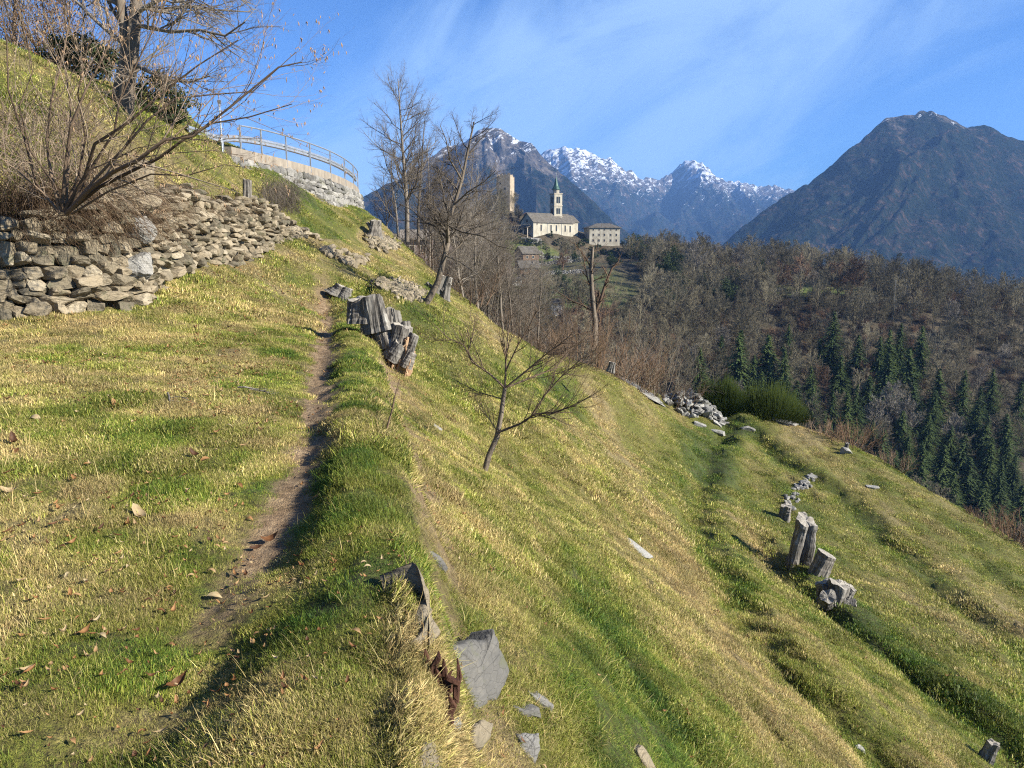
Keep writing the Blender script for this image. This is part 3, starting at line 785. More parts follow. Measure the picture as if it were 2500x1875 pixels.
def build_litter():
    kinds = [leaf_mesh('litter_leaf', 200 + s, .038 + .018 * (s % 3), .020 + .006 * (s % 2), .75) for s in range(6)]
    rr = np.random.RandomState(7)
    x, y, R = visible_points(9500, 1.8, 20, 8, power=1.0)
    x2, y2, R2 = visible_points(2600, 3, 22, 9, -40, -14, power=.8)
    x = np.concatenate([x, x2]); y = np.concatenate([y, y2])
    de = x - e_(y); keep = (rr.rand(len(x)) < .42 + 1.3 * 1.6 * fbm(x * .9, y * .9, 311, 3) - .1) & (rr.rand(len(x)) < np.where(de > .9, .18, .8))
    x, y = x[keep], y[keep]
    z = ground(x, y) + .012 + .02 * rr.rand(len(x)); n = gnormal(x, y)
    n = n + .5 * (rr.rand(len(x), 3) - .5)
    scatter('leaf_litter', 'small dry leaf scraps among the grass', np.stack([x, y, z], -1), normal_euler(n, rr.rand(len(x)) * 6.28, 1), (.4 + .6 * rr.rand(len(x))) * np.clip(.6 + .06 * np.hypot(x, y), .6, 1.6), rr.randint(0, 6, len(x)), kinds, {'lv': rr.rand(len(x))})
build_litter()

# ------------------------------------------------------------------ stones
def ico(sub=2):
    t = (1 + 5 ** .5) / 2
    v = [(-1, t, 0), (1, t, 0), (-1, -t, 0), (1, -t, 0), (0, -1, t), (0, 1, t), (0, -1, -t), (0, 1, -t), (t, 0, -1), (t, 0, 1), (-t, 0, -1), (-t, 0, 1)]
    f = [(0, 11, 5), (0, 5, 1), (0, 1, 7), (0, 7, 10), (0, 10, 11), (1, 5, 9), (5, 11, 4), (11, 10, 2), (10, 7, 6), (7, 1, 8), (3, 9, 4), (3, 4, 2), (3, 2, 6), (3, 6, 8), (3, 8, 9), (4, 9, 5), (2, 4, 11), (6, 2, 10), (8, 6, 7), (9, 8, 1)]
    v = [np.array(a) / np.linalg.norm(a) for a in v]
    for _ in range(sub):
        cache = {}; nf = []
        def mid(a, b):
            k = (min(a, b), max(a, b))
            if k not in cache:
                m = v[a] + v[b]; v.append(m / np.linalg.norm(m)); cache[k] = len(v) - 1
            return cache[k]
        for a, b, c in f:
            ab, bc, ca = mid(a, b), mid(b, c), mid(c, a)
            nf += [(a, ab, ca), (b, bc, ab), (c, ca, bc), (ab, bc, ca)]
        f = nf
    return np.array(v), np.array(f)
ICO2 = ico(2); ICO3 = ico(3); ICO1 = ico(1)
def rock_verts(r, base, size, ncut=9, rough=.04):
    v = base[0] * 1.25
    for _ in range(ncut):
        n = r.randn(3); n /= np.linalg.norm(n); d = .62 + .3 * r.rand()
        s = v @ n - d; v = v - np.clip(s, 0, None)[:, None] * n[None, :]
    for ax in range(3):
        for sg in (1, -1):
            n = np.zeros(3); n[ax] = sg; n = n + .18 * r.randn(3); n /= np.linalg.norm(n)
            s = v @ n - .78; v = v - np.clip(s, 0, None)[:, None] * n[None, :]
    if rough: v = v + rough * r.randn(*v.shape)
    return v * np.array(size)[None, :] * .5 / .78
def rock(g, r, c, size, rot=None, base=None, ncut=9, rough=.03):
    base = base or ICO2
    v = rock_verts(r, base, size, ncut, rough)
    if rot is not None: v = v @ np.array(rot).T
    g.add(v + np.asarray(c), None, base[1])
def rotm(ax, ay, az):
    return np.array(Matrix.Rotation(az, 3, 'Z') @ Matrix.Rotation(ay, 3, 'Y') @ Matrix.Rotation(ax, 3, 'X'))
def wall_stones(name, label, y0, y1, size, seed, jitter=.12, topcut=0.0, mat='rock', miss=.05, group=None, hmax=None):
    """dry stone facing on the step at w_(y): coursed blocks from foot to top"""
    r = np.random.RandomState(seed); g = Geo()
    yy = np.linspace(y0, y1, 400); xx = w_(yy); s = np.concatenate([[0], np.cumsum(np.hypot(np.diff(yy), np.diff(xx)))])
    tot = s[-1]; h = 0.0
    while h < 3.0:
        ch = size[1] * (.7 + .6 * r.rand()); q = -r.rand() * size[0]
        anyp = False
        while q < tot:
            l = size[0] * (.5 + r.rand() * 1.0); sc = q + l / 2; q += l * .93
            if sc < 0 or sc > tot: continue
            Y = np.interp(sc, s, yy); X = float(w_(Y)); dX = float(w_(Y + .1) - w_(Y - .1)) / .2
            ang = math.atan2(1, dX)
            zb = gz(X + .12, Y); zt = gz(X - .55, Y) - .05
            hh = h + zb - .05
            lim = zt - zb - topcut * (0.5 + vnoise(Y * 1.3, 0, seed))
            if size[0] > .3 and r.rand() < .3: pass
            if hmax: lim = min(lim, hmax)
            if h > lim or r.rand() < miss: continue
            anyp = True
            k = h / max(lim, .3)
            off = .04 - .20 * k + jitter * (r.rand() - .5)
            px = X + off * math.sin(ang); py = Y - off * math.cos(ang)
            rock(g, r, (px, py, hh + ch / 2 + .02 * r.randn()), (l * 1.02, size[2] * (.8 + .5 * r.rand()), ch * 1.04), rotm(.12 * r.randn(), .14 * r.randn(), ang + .14 * r.randn()), ICO2 if size[0] > .25 else ICO1, 7, .02)
        h += ch * .9
        if not anyp and h > 2.5: break
    c = (float(w_((y0 + y1) / 2)), (y0 + y1) / 2, gz(float(w_((y0 + y1) / 2)) + .2, (y0 + y1) / 2))
    o = g.build(name, M[mat], None, False, c)
    return tag(o, label, 'wall', group)
wall_stones('dry_stone_wall', 'coarse dry stone wall of big squared blocks under the hazel bush, far left', 8.0, 13.2, (.30, .17, .4), 401, .16, .1)
wall_stones('rubble_wall', 'long tumbled rubble wall of small tan stones below the upper slope', 13.0, 19.4, (.23, .13, .3), 402, .24, .1)
wall_stones('field_wall', 'low broken dry stone wall farther along the slope beyond the upright log', 19.4, 25.5, (.22, .12, .28), 403, .22, .1)
def boulder(name, label, c, size, rot, seed, mat='rock', ncut=10, group=None, cat='rock', rough=.022):
    r = np.random.RandomState(seed); g = Geo(); rock(g, r, c, size, rotm(*rot), ICO3, ncut, rough)
    return tag(g.build(name, M[mat], None, False, c), label, cat, group)
boulder('boulder', 'large dark pointed boulder with a pale edge jutting from the rubble wall', P(133, 228, 12.9), (.65, .5, .42), (.2, .3, .4), 411, 'greyrock', 16)
boulder('boulder', 'tall pale split rock pillar at the top of the rubble wall near the hazel', P(143, 176, 13.3), (.34, .36, .55), (.1, .15, .3), 412, 'rock', 18)
boulder('boulder', 'tan block under the rock pillar at the top of the wall', P(146, 203, 13.1), (.5, .4, .26), (.1, -.2, .3), 413, 'rock', 18)
boulder('boulder', 'grey block hanging out low in the wall corner where the big blocks end', P(136, 268, 12.6), (.5, .45, .34), (.2, -.2, .2), 414, 'greyrock')
# the bank under the path edge: exposed slabs, rotten wood
def prism(g, outline, thick, T):
    """outline (x,z) polygon in the local face plane, extruded along local y"""
    n = len(outline); o = np.array(outline, float)
    f = np.stack([o[:, 0], np.zeros(n), o[:, 1]], -1); b = f + np.array([0, thick, 0])
    ce = f.mean(0); cb = b.mean(0)
    v = np.concatenate([f, b, [ce - np.array([0, .012, 0])], [cb]])
    q = [[i, i + n, (i + 1) % n + n, (i + 1) % n] for i in range(n)]
    t = [[2 * n, i, (i + 1) % n] for i in range(n)] + [[2 * n + 1, (i + 1) % n + n, i + n] for i in range(n)]
    g.add(T(v), q, t)
def face_slab(name, label, pix, Y, tilt, thick, mat, cat='rock', seed=0, group=None, pc=45, fwd=.05):
    hh = [(u, v, hit(u, v, 1.6)) for u, v in pix]; hh = [(u, v, h[1]) for u, v, h in hh if h is not None]
    A = np.array([(u - 450, v - 650, 1) for u, v, _ in hh]); yv = np.array([q[2] for q in hh]); med = float(np.median(yv))
    c_ = np.linalg.lstsq(np.concatenate([A, np.eye(3) * np.array([26, 26, 0])]), np.concatenate([yv, [0, 0, 0]]), rcond=None)[0]
    pts = np.array([P(u, v, float(np.clip(np.dot(c_, (u - 450, v - 650, 1)), med - .25, med + .25)) - fwd) for u, v in pix])
    cc_ = pts.mean(0); nn_ = np.linalg.svd(pts - cc_)[2][2]; pts = pts - .85 * ((pts - cc_) @ nn_)[:, None] * nn_
    r = np.random.RandomState(seed)
    # refine the outline and roughen it
    m = len(pts); out = []
    for i in range(m):
        a, b = pts[i], pts[(i + 1) % m]; L = np.linalg.norm(b - a)
        for k in range(5):
            out.append(a + (b - a) * (k / 5) + (r.randn(3) * .03 * L * (k > 0)))
    pts = np.array(out); n = len(pts); c = pts.mean(0)
    nrm = np.linalg.svd(pts - c)[2][2]
    if np.dot(nrm, c) > 0: nrm = -nrm
    g = Geo(); rings = []
    for s, d in ((.12, .02), (.3, .02), (.5, .018), (.7, .016), (.85, .012), (.95, .004), (1.0, -.012)):
        q = c + (pts - c) * s + nrm * d
        q = q + nrm * (.045 * fbm(q[:, 0] * 4 + seed, q[:, 2] * 2.5, seed, 2))[:, None] * (.4 + .6 * s)
        rings.append(q)
    rings = rings + [c + (pts - c) * .98 - nrm * thick]
    v = np.concatenate([[c + nrm * .02]] + rings); q = []; t = []
    for i in range(n):
        j = (i + 1) % n; t.append([0, 1 + i, 1 + j])
        for k in range(len(rings) - 1):
            a = 1 + k * n; q.append([a + i, a + n + i, a + n + j, a + j])
    g.add(v, q, t)
    return tag(g.build(name, M[mat], None, True, c), label, cat, group)
# placed by depth: measured on the bank below the path edge
face_slab('stone_slab', 'large smooth grey slab standing in the bank with pale scratches', [(432, 706), (440, 660), (452, 645), (470, 640), (480, 640), (497, 628), (503, 650), (508, 672), (505, 695), (490, 716), (462, 722)], 3.15, .35, .16, 'slab', seed=421, fwd=.14)
face_slab('stone_slab', 'tall narrow grey and tan rock on the bank edge above the rotten wood', [(412, 562), (424, 566), (431, 590), (431, 625), (438, 632), (432, 655), (420, 680), (415, 640), (414, 600)], 3.35, .5, .18, 'rock', seed=422, fwd=.16)
face_slab('stone_slab', 'dark grey wedge of rock at the bank edge above the other slabs', [(426, 550), (440, 556), (448, 568), (446, 574), (434, 568)], 4.2, .3, .15, 'slab', seed=423)
face_slab('stone', 'small pale rounded stone at the foot of the big grey slab', [(447, 722), (456, 716), (462, 724), (458, 732), (448, 732)], 3.0, .2, .12, 'palerock', seed=424)
face_slab('stone', 'tan pointed stone low under the big grey slab', [(470, 726), (482, 720), (492, 724), (488, 740), (478, 752), (468, 744)], 2.95, .2, .14, 'rock', seed=425)
face_slab('stone', 'big pale tan stone at the bottom edge of the picture', [(424, 742), (434, 738), (446, 756), (446, 790), (424, 792), (418, 765)], 2.6, .2, .2, 'rock', seed=426)
face_slab('stone', 'flat grey stone tipped out of the bank, right of the big slab', [(528, 692), (544, 698), (555, 706), (553, 714), (540, 712)], 3.6, .2, .12, 'greyrock', seed=427)
face_slab('stone', 'dark square stone in the bank below the flat grey one', [(514, 706), (540, 708), (542, 718), (516, 719)], 3.5, .2, .12, 'slab', seed=428)
face_slab('stone', 'squarish brown grey stone at the bottom of the bank on the right', [(518, 732), (540, 732), (541, 750), (536, 766), (520, 752)], 3.3, .2, .14, 'greyrock', seed=429)
def splinters(name, label, c, n, spread, L, mat, seed, cat):
    r = np.random.RandomState(seed); g = Geo()
    for _ in range(n):
        p = c + r.randn(3) * spread; h = L * (.5 + r.rand())
        d = np.array([.5 * r.randn(), .3 * r.randn(), 1.0]); d /= np.linalg.norm(d)
        k = 5; ts = np.linspace(0, 1, 4); 
        tubes(g, [(p + d * h * (ts[:, None] - .5) + r.randn(4, 3) * .008, np.array([.016, .018, .014, .003]) * (.6 + .8 * r.rand()), 5)])
    return tag(g.build(name, M[mat], None, False, c), label, cat)
splinters('rotten_log', 'dark red brown rotten wood wedged between the rock and the big slab', hit(434, 682, 1.6) + np.array([0, -.05, .02]), 26, np.array([.045, .03, .04]), .11, 'rotten', 431, 'log')
# small stones and slabs lying on the meadow, each where the picture shows it
def lying(u, v, wpx, label, mat, seed, flat=.35, name='stone', asp=.7, rz=0.0, dz=0.0):
    h = hit(u, v)
    if h is None: return None
    d = math.hypot(h[0], h[1]); w = wpx / FPX * math.hypot(d, h[2])
    n = gnormal(np.array([h[0]]), np.array([h[1]]), .3)[0]
    q = Vector((0, 0, 1)).rotation_difference(Vector(n)).to_matrix()
    r = np.random.RandomState(seed); g = Geo()
    vv = rock_verts(r, ICO2, (w, w * asp, w * flat), 8, .015) @ np.array(Matrix.Rotation(rz, 3, 'Z')).T @ np.array(q).T
    c = h + n * (w * flat * .12 + dz)
    g.add(vv + c, None, ICO2[1])
    return tag(g.build(name, M[mat], None, False, c), label, 'stone')
lying(636, 549, 30, 'long white flat stone lying alone in the straw coloured band of the meadow', 'palerock', 441, .22, asp=.8, rz=-.4)
lying(437, 428, 10, 'small white stone lying on the grass left of the bare sapling', 'palerock', 442, .3)
lying(640, 392, 46, 'long flat bare rock slab on the meadow crest left of the stone heap', 'greyrock', 443, .12, asp=.5, rz=-.3)
lying(700, 425, 12, 'pale flat rock in the grass just below the stone heap', 'palerock', 444, .25)
lying(716, 432, 16, 'thin pale rock ledge in the grass at the bend of the green track', 'palerock', 445, .2, asp=.5, rz=-.4)
lying(785, 424, 22, 'grey flat rocks on the meadow crest below the broom bushes', 'greyrock', 446, .2, asp=.6, rz=-.3)
lying(747, 429, 12, 'small stone on the meadow crest in front of the right broom bush', 'greyrock', 447, .3)
lying(846, 452, 8, 'small white stone beside the reddish bramble on the crest', 'palerock', 448, .8)
lying(852, 444, 7, 'upright white stone in front of the reddish bramble', 'palerock', 449, 1.6)
lying(872, 488, 10, 'pale stone low in the grass near the right crest', 'palerock', 450, .3)
lying(812, 478, 9, 'pale stone in the grass above the row of old stumps', 'palerock', 451, .4)
lying(860, 750, 10, 'little white stone in the dark grass at the bottom right', 'palerock', 452, .4)
lying(644, 760, 26, 'half buried tan stone at the bottom edge of the meadow', 'rock', 453, .3)
lying(480, 305, 10, 'pale rock in the grass beyond the leaning tree', 'palerock', 454, .4)
def stone_heap():
    c = hit(694, 411, 20); r = np.random.RandomState(461); g = Geo()
    if c is None: c = P(694, 404, 44)
    ax = np.array([1.0, -.12, -.52]); 
    for k in range(210):
        s = r.randn() * .95; a = r.randn() * .42; 
        if abs(s) > 1.9: continue
        x = c[0] + s * .92 + a * .2; y = c[1] + a + s * -.1; z = gz(x, y) + abs(r.rand()) * .95 * max(0, 1 - (s / 2) ** 2) * max(0, 1 - abs(a))
        rock(g, r, (x, y, z + .05), (.25 + .35 * r.rand(), .2 + .25 * r.rand(), .10 + .10 * r.rand()), rotm(.5 * r.randn(), .5 * r.randn(), r.rand() * 6), ICO1, 6, .02)
    return tag(g.build('stone_heap', M['palerock'], None, False, c), 'heap of flat grey stones piled on the crest of the meadow', 'stone heap')
stone_heap()
def white_rubble(name, label, pixs, n, size, seed, mat='palerock', y0=1.2, cat='wall', single=None):
    r = np.random.RandomState(seed); g = Geo(); a = np.array(pixs, float); cc = None
    for k in range(n):
        s = r.rand() * (len(a) - 1); i = int(s); p = a[i] + (a[min(i + 1, len(a) - 1)] - a[i]) * (s - i)
        h = hit(p[0] + r.randn() * p[2], p[1] + r.randn() * p[3], y0)
        if h is None: continue
        if cc is None: cc = h
        if single:
            g = Geo()
        rock(g, r, h + np.array([0, 0, size * .25]), (size * (.6 + .8 * r.rand()), size * (.5 + .7 * r.rand()), size * (.4 + .5 * r.rand())), rotm(.3 * r.randn(), .3 * r.randn(), r.rand() * 6), ICO1, 6, .02)
        if single: tag(g.build(name, M[mat], None, False, h), label, 'stone', single)
    if single: return
    return tag(g.build(name, M[mat], None, False, cc), label, cat)
white_rubble('stone', 'small grey stone in the narrow row running uphill from the old stumps', [(788, 510, 3, 4), (793, 498, 4, 4), (802, 488, 3, 3), (810, 478, 2, 2)], 70, .17, 471, 'greyrock', single='stones in a row above the old stumps')
white_rubble('terrace_wall', 'low terrace wall of pale little stones left of the leaning tree', [(378, 284, 3, 2), (392, 288, 6, 4), (412, 292, 6, 4), (420, 298, 3, 2)], 420, .15, 472, 'rock')
white_rubble('terrace_wall', 'pale crumbling terrace wall at the skyline left of the bare trees', [(373, 240, 3, 2), (383, 243, 4, 3), (393, 246, 3, 3)], 300, .2, 473, 'rock')
white_rubble('stone', 'small tan stone in the broken row crossing the far end of the path', [(366, 260, 5, 2), (352, 264, 5, 2), (338, 256, 4, 2), (326, 250, 3, 2)], 80, .24, 474, 'rock', single='stones across the far end of the path')
# ------------------------------------------------------------------ trees
def rdir(r, d, ang):
    """unit vector at angle ang from d, random azimuth"""
    d = d / np.linalg.norm(d)
    a = np.array([1, 0, 0]) if abs(d[0]) < .8 else np.array([0, 1, 0])
    u = np.cross(d, a); u /= np.linalg.norm(u); v = np.cross(d, u); t = r.rand() * 2 * math.pi
    return d * math.cos(ang) + (u * math.cos(t) + v * math.sin(t)) * math.sin(ang)
class Tree:
    """levels: list of dicts(n children per metre or count, ang, ratio, t0, wig, up, seg, k)"""
    def __init__(s, seed, levels):
        s.r = np.random.RandomState(seed); s.lv = levels; s.lines = [[] for _ in levels]
    def branch(s, p, d, L, rad, lvl, path=None, tip=.35):
        r = s.r; o = s.lv[lvl]; n = o.get('seg', 4)
        if path is None:
            pts = [np.array(p, float)]; dd = np.array(d, float) / np.linalg.norm(d)
            for i in range(n):
                dd = dd + r.randn(3) * o.get('wig', .12) + np.array([0, 0, o.get('up', .05)])
                dd /= np.linalg.norm(dd); pts.append(pts[-1] + dd * L / n)
            pts = np.array(pts)
        else:
            pts = np.array(path, float); n = len(pts) - 1; L = np.linalg.norm(np.diff(pts, axis=0), axis=1).sum()
        rr = rad * (1 - (1 - tip) * np.linspace(0, 1, n + 1))
        if lvl == len(s.lv) - 1: rr = rad * (1 - .6 * np.linspace(0, 1, n + 1))
        s.lines[lvl].append((pts, rr, o.get('k', 4)))
        if lvl + 1 < len(s.lv):
            c = s.lv[lvl + 1]; cnt = c['n']
            cnt = int(cnt * L + r.rand()) if c.get('perm') else int(cnt * (.75 + .5 * r.rand()) + .5)
            for j in range(cnt):
                t = c.get('t0', .3) + (1 - c.get('t0', .3)) * ((j + r.rand()) / max(cnt, 1)) ** c.get('tp', 1.0)
                x = t * n; i = min(int(x), n - 1); f = x - i
                q = pts[i] * (1 - f) + pts[i + 1] * f; rq = rr[i] * (1 - f) + rr[i + 1] * f
                dd = pts[i + 1] - pts[i]
                nd = rdir(r, dd, c.get('ang', .8) * (.75 + .5 * r.rand()))
                if c.get('flat'): nd[2] *= c['flat']
                if c.get('bias') is not None: nd = nd + np.array(c['bias'])
                cl = c.get('len', None)
                LL = (cl if cl else L * c['ratio']) * (1 - c.get('fall', .55) * t) * (.7 + .6 * r.rand())
                s.branch(q, nd, LL, min(rq * c.get('rr', .6), rq), lvl + 1)
        return pts
    def geo(s, a, b):
        g = Geo(); L = []
        for l in s.lines[a:b]: L += l
        tubes(g, L); return g
def put_tree(name, label, base, tree, mats, split=1, cat='tree', group=None, lean=None):
    e = empty(name, base, label, cat, group)
    g = tree.geo(0, split); o = g.build('trunk', mats[0], e, True)
    g = tree.geo(split, len(tree.lv)); o2 = g.build('crown', mats[1], e, True)
    return e

DECID = [dict(seg=8, wig=.07, up=.03, k=8), dict(n=20, ang=.75, ratio=.55, t0=.22, wig=.13, up=.07, seg=6, k=5, rr=.5, fall=.6),
         dict(n=12, ang=.7, ratio=.5, t0=.15, wig=.16, up=.05, seg=4, k=4, rr=.5), dict(n=9, ang=.7, ratio=.5, t0=.1, wig=.2, up=.04, seg=3, k=3, rr=.6), dict(n=5, ang=.65, ratio=.6, t0=.1, wig=.2, up=.02, seg=2, k=3, rr=.65)]
def lv(base, **kw):
    out = [dict(d) for d in base]
    for k, d in kw.items():
        out[int(k[1:])].update(d)
    return out

# 1 the leaning double-trunked tree at the upper left
def big_tree():
    b = P(122, 108, 19); b[2] = gz(b[0], b[1]) - .15
    top = P(126, 28, 19) - b
    t = Tree(501, lv(DECID, _1=dict(n=0), _2=dict(n=13, ratio=.5, wig=.14, up=.02), _3=dict(n=8, ratio=.5), _4=dict(n=6)))
    q = lambda u, v, Y=19: P(u, v, Y) - b
    # two trunks fused side by side up to the fork
    p1 = [np.array([-.05, 0, -.1]), q(119, 95), q(124, 70), q(127, 45), q(125, 28), q(121, 8), q(116, -30), q(110, -70)]
    p2 = [np.array([.12, -.12, -.1]), q(127, 90, 18.9), q(131, 62, 18.9), q(134, 30, 18.9), q(136, 5, 19), q(139, -35, 19.2), q(146, -90, 19.4)]
    t.branch(None, None, 0, .18, 0, p1, .5); t.branch(None, None, 0, .20, 0, p2, .5)
    limbs = [[q(124, 44), q(110, 33), q(95, 20), q(80, 5), q(62, -12), q(40, -30)],
             [q(134, 24), q(150, 28, 18.6), q(172, 32, 18.3), q(200, 30, 18), q(225, 36, 17.8), q(245, 22, 17.6)],
             [q(134, 14), q(155, 2, 18.6), q(180, -8, 18.3), q(210, -10, 18), q(245, -2, 17.8)],
             [q(126, 30), q(112, 8, 19.5), q(100, -15, 20), q(92, -50, 20.5)],
             [q(137, 2), q(165, -25, 19.5), q(195, -45, 20), q(225, -70, 20.5)],
             [q(131, 62), q(150, 72, 18.5), q(168, 80, 18.2), q(190, 82, 18), q(210, 76, 17.8)],
             [q(120, 5), q(90, -10, 19.5), q(60, -20, 20), q(30, -28, 20.5)],
             [q(136, 5), q(160, 12, 19.6), q(185, 6, 20), q(215, 10, 20.4), q(250, 12, 21)]]
    for L in limbs: t.branch(None, None, 0, .06, 1, L, .25)
    put_tree('bare_tree', 'tall bare tree with two fused trunks on the upper left slope', b, t, (M['bark'], M['twig_grey']))
big_tree()
# 2 hazel with catkins over the wall
def hazel():
    b = hit(66, 214, 8); 
    b = P(66, 214, 10.6)
    e = empty('hazel_bush', b, 'big many stemmed hazel with catkins growing out of the near stone wall', 'shrub')
    q = lambda u, v, Y=10.3: P(u, v, Y) - b
    t = Tree(511, [dict(seg=8, wig=.05, up=.02, k=7), dict(n=10, ang=.6, ratio=.42, t0=.15, wig=.12, up=.06, seg=5, k=4, rr=.45, fall=.4),
                   dict(n=8, ang=.6, ratio=.45, t0=.15, wig=.15, up=.04, seg=4, k=3, rr=.6), dict(n=4, ang=.6, ratio=.5, t0=.2, wig=.15, up=0, seg=3, k=3, rr=.7)])
    S = [([(66, 214), (90, 190), (115, 172), (140, 160), (165, 142), (195, 132), (235, 108), (285, 72), (302, 62)], .055, 9.8),
         ([(68, 212), (100, 190), (135, 172), (160, 155), (185, 138), (215, 122), (250, 118), (292, 104)], .045, 10.0),
         ([(64, 212), (80, 175), (98, 145), (130, 122), (165, 92), (200, 66), (238, 40)], .045, 10.1),
         ([(62, 210), (66, 170), (74, 130), (88, 95), (102, 60), (118, 28), (128, -5)], .04, 10.2),
         ([(60, 212), (50, 175), (46, 140), (54, 100), (64, 60), (70, 20), (78, -15)], .04, 10.4),
         ([(58, 212), (36, 180), (20, 140), (10, 90), (4, 40), (0, 0)], .035, 10.4),
         ([(60, 214), (40, 190), (15, 170), (-10, 150)], .03, 10.2),
         ([(70, 210), (92, 168), (112, 132), (122, 100), (140, 60), (160, 20), (170, -10)], .035, 10.5),
         ([(72, 214), (110, 192), (150, 178), (185, 172), (225, 165), (250, 168)], .025, 10.0),
         ([(66, 210), (74, 160), (70, 110), (60, 60), (44, 10)], .03, 10.7),
         ([(62, 212), (78, 180), (84, 140), (80, 95), (90, 50), (100, 10)], .03, 10.6),
         ([(64, 212), (54, 185), (30, 150), (24, 110), (30, 70), (26, 30)], .028, 10.1),
         ([(68, 212), (96, 178), (128, 148), (150, 118), (178, 100), (212, 92), (252, 86), (296, 52)], .035, 9.9)]
    for pts, rad, Y in S:
        path = [q(u, v, 10.6 + (Y - 10.6) * min(1, i / 3)) for i, (u, v) in enumerate(pts)]
        path = np.array(path); path[1:-1] += t.r.randn(len(path) - 2, 3) * .03
        t.branch(None, None, 0, rad * .62, 0, path, .2)
    t.geo(0, 1).build('stems', M['twig_hazel'], e, True)
    t.geo(1, 4).build('twigs', M['twig_hazel'], e, True)
    g = Geo(); L = []
    tips = [l[0][-1] for l in t.lines[2] + t.lines[3]] + [l[0][-2] for l in t.lines[2]]
    for p in tips:
        if t.r.rand() < .16 and p[0] > .4:
            for _ in range(1 + t.r.randint(3)):
                h = .03 + .03 * t.r.rand(); o = t.r.randn(2) * .012
                L.append((np.array([p, p + [o[0], o[1], -h * .5], p + [o[0], o[1], -h]]), np.array([.0025, .005, .002]), 4))
    tubes(g, L); g.build('catkins', M['catkin'], e, True)
hazel()
def tangle(name, label, area, n, mat, seed, L=.7, rad=.006, y0=7, rise=.35, base_fn=None, cat='shrub', drop=.8):
    """arching dry stems rooted over an area given by pixel ranges"""
    r = np.random.RandomState(seed); lines = []; c = None
    for _ in range(n):
        u = area[0] + (area[1] - area[0]) * r.rand(); v = area[2] + (area[3] - area[2]) * r.rand()
        h = hit(u, v, y0)
        if h is None: continue
        if c is None: c = h.copy()
        a = r.rand() * 2 * math.pi; ll = L * (.4 + 1.1 * r.rand()); m = 6
        t = np.linspace(0, 1, m); up = rise * (.3 + 1.2 * r.rand())
        bend = r.randn(3) * .2
        x = h[0] + np.cos(a) * ll * t + bend[0] * t * t * L; y = h[1] + np.sin(a) * ll * t * .6 + bend[1] * t * t * L; z = h[2] - .03 + up * np.sin(t * 2.4) * 1.1 - drop * t ** 3 * ll * .4
        lines.append((np.stack([x, y, z], -1), rad * (.5 + r.rand()) * (1 - .6 * t), 3))
    g = Geo(); tubes(g, lines)
    o = g.build(name, mat, None, False, c); return tag(o, label, cat)
tangle('bramble_thicket', 'pale brown tangle of dry brambles around the foot of the hazel', (0, 155, 205, 250), 2200, M['bramble'], 521, .75, .0045, 8, .36)
tangle('bramble_thicket', 'dry bramble stems hanging over the corner of the coarse stone wall', (90, 150, 165, 220), 900, M['bramble'], 522, .6, .0045, 9, .3)
tangle('dry_weeds', 'dry grey weeds on the bank right of the upright log', (262, 300, 192, 215), 700, M['twig_grey'], 523, .5, .006, 15, .45, drop=.2)
tangle('dry_weeds', 'straw coloured weeds over the rubble wall below the upright log', (165, 250, 200, 222), 900, M['bramble'], 524, .4, .004, 12, .2)
tangle('dry_weeds', 'tangle of brown stems on the hazel side of the upper grass slope', (0, 95, 120, 205), 520, M['twig_hazel'], 525, .9, .005, 9, .5)

tangle('wall_weeds', 'withered grass and stems hanging over the middle of the rubble wall', (160, 290, 200, 262), 800, M['bramble'], 526, .3, .0035, 12, .14)
tangle('wall_weeds', 'withered weeds growing between the big blocks at the far left', (0, 140, 225, 305), 900, M['bramble'], 527, .32, .0035, 8, .14)
# 3 sapling on the meadow
def sapling():
    b = hit(484, 472, 6); Y = b[1]
    e = empty('bare_sapling', b, 'low wide crowned bare fruit tree with a crooked stem alone on the meadow', 'tree')
    q = lambda u, v, d=0: P(u, v, Y + d) - b
    t = Tree(531, [dict(seg=8, wig=.05, up=.02, k=8), dict(n=0, seg=6, k=6), dict(n=18, ang=.6, ratio=.5, t0=.2, wig=.10, up=.10, seg=5, k=4, rr=.55, fall=.35),
                   dict(n=8, ang=.55, ratio=.45, t0=.2, wig=.12, up=.05, seg=4, k=3, rr=.6), dict(n=3, ang=.5, ratio=.5, t0=.2, wig=.1, up=.02, seg=2, k=3, rr=.7)])
    tr = [q(484, 474), q(489, 455), (q(497, 437, .05)), q(501, 415, .05), q(503, 400), q(505, 388)]
    t.branch(None, None, 0, .042, 0, tr, .62)
    LM = [([(505, 388), (506, 360), (508, 335), (510, 318)], .016, .1),
          ([(505, 388), (490, 374), (472, 362), (464, 345), (448, 338), (436, 326)], .015, .2),
          ([(468, 352), (473, 335), (475, 318)], .010, .2),
          ([(505, 388), (525, 372), (545, 355), (560, 344), (572, 334)], .015, -.3),
          ([(505, 388), (530, 378), (555, 368), (575, 345), (592, 335)], .014, .4),
          ([(499, 432), (520, 424), (535, 414), (555, 412), (575, 405), (590, 396)], .018, -.3),
          ([(530, 418), (545, 395), (560, 378), (580, 360), (592, 350)], .013, -.4),
          ([(505, 400), (492, 396), (478, 392), (462, 384), (452, 378)], .009, .3),
          ([(506, 370), (518, 345), (530, 325), (536, 312)], .012, -.2),
          ([(500, 436), (490, 420), (480, 408), (474, 392)], .008, .3)]
    for pts, rad, d in LM:
        n = len(pts); t.branch(None, None, 0, rad * 1.0, 1, [q(u, v, d * i / (n - 1)) for i, (u, v) in enumerate(pts)], .3)
    # twigs from the limbs
    t2 = t
    t.geo(0, 1).build('trunk', M['bark'], e, True)
    t.geo(1, 5).build('crown', M['twig_hazel'], e, True)
sapling()
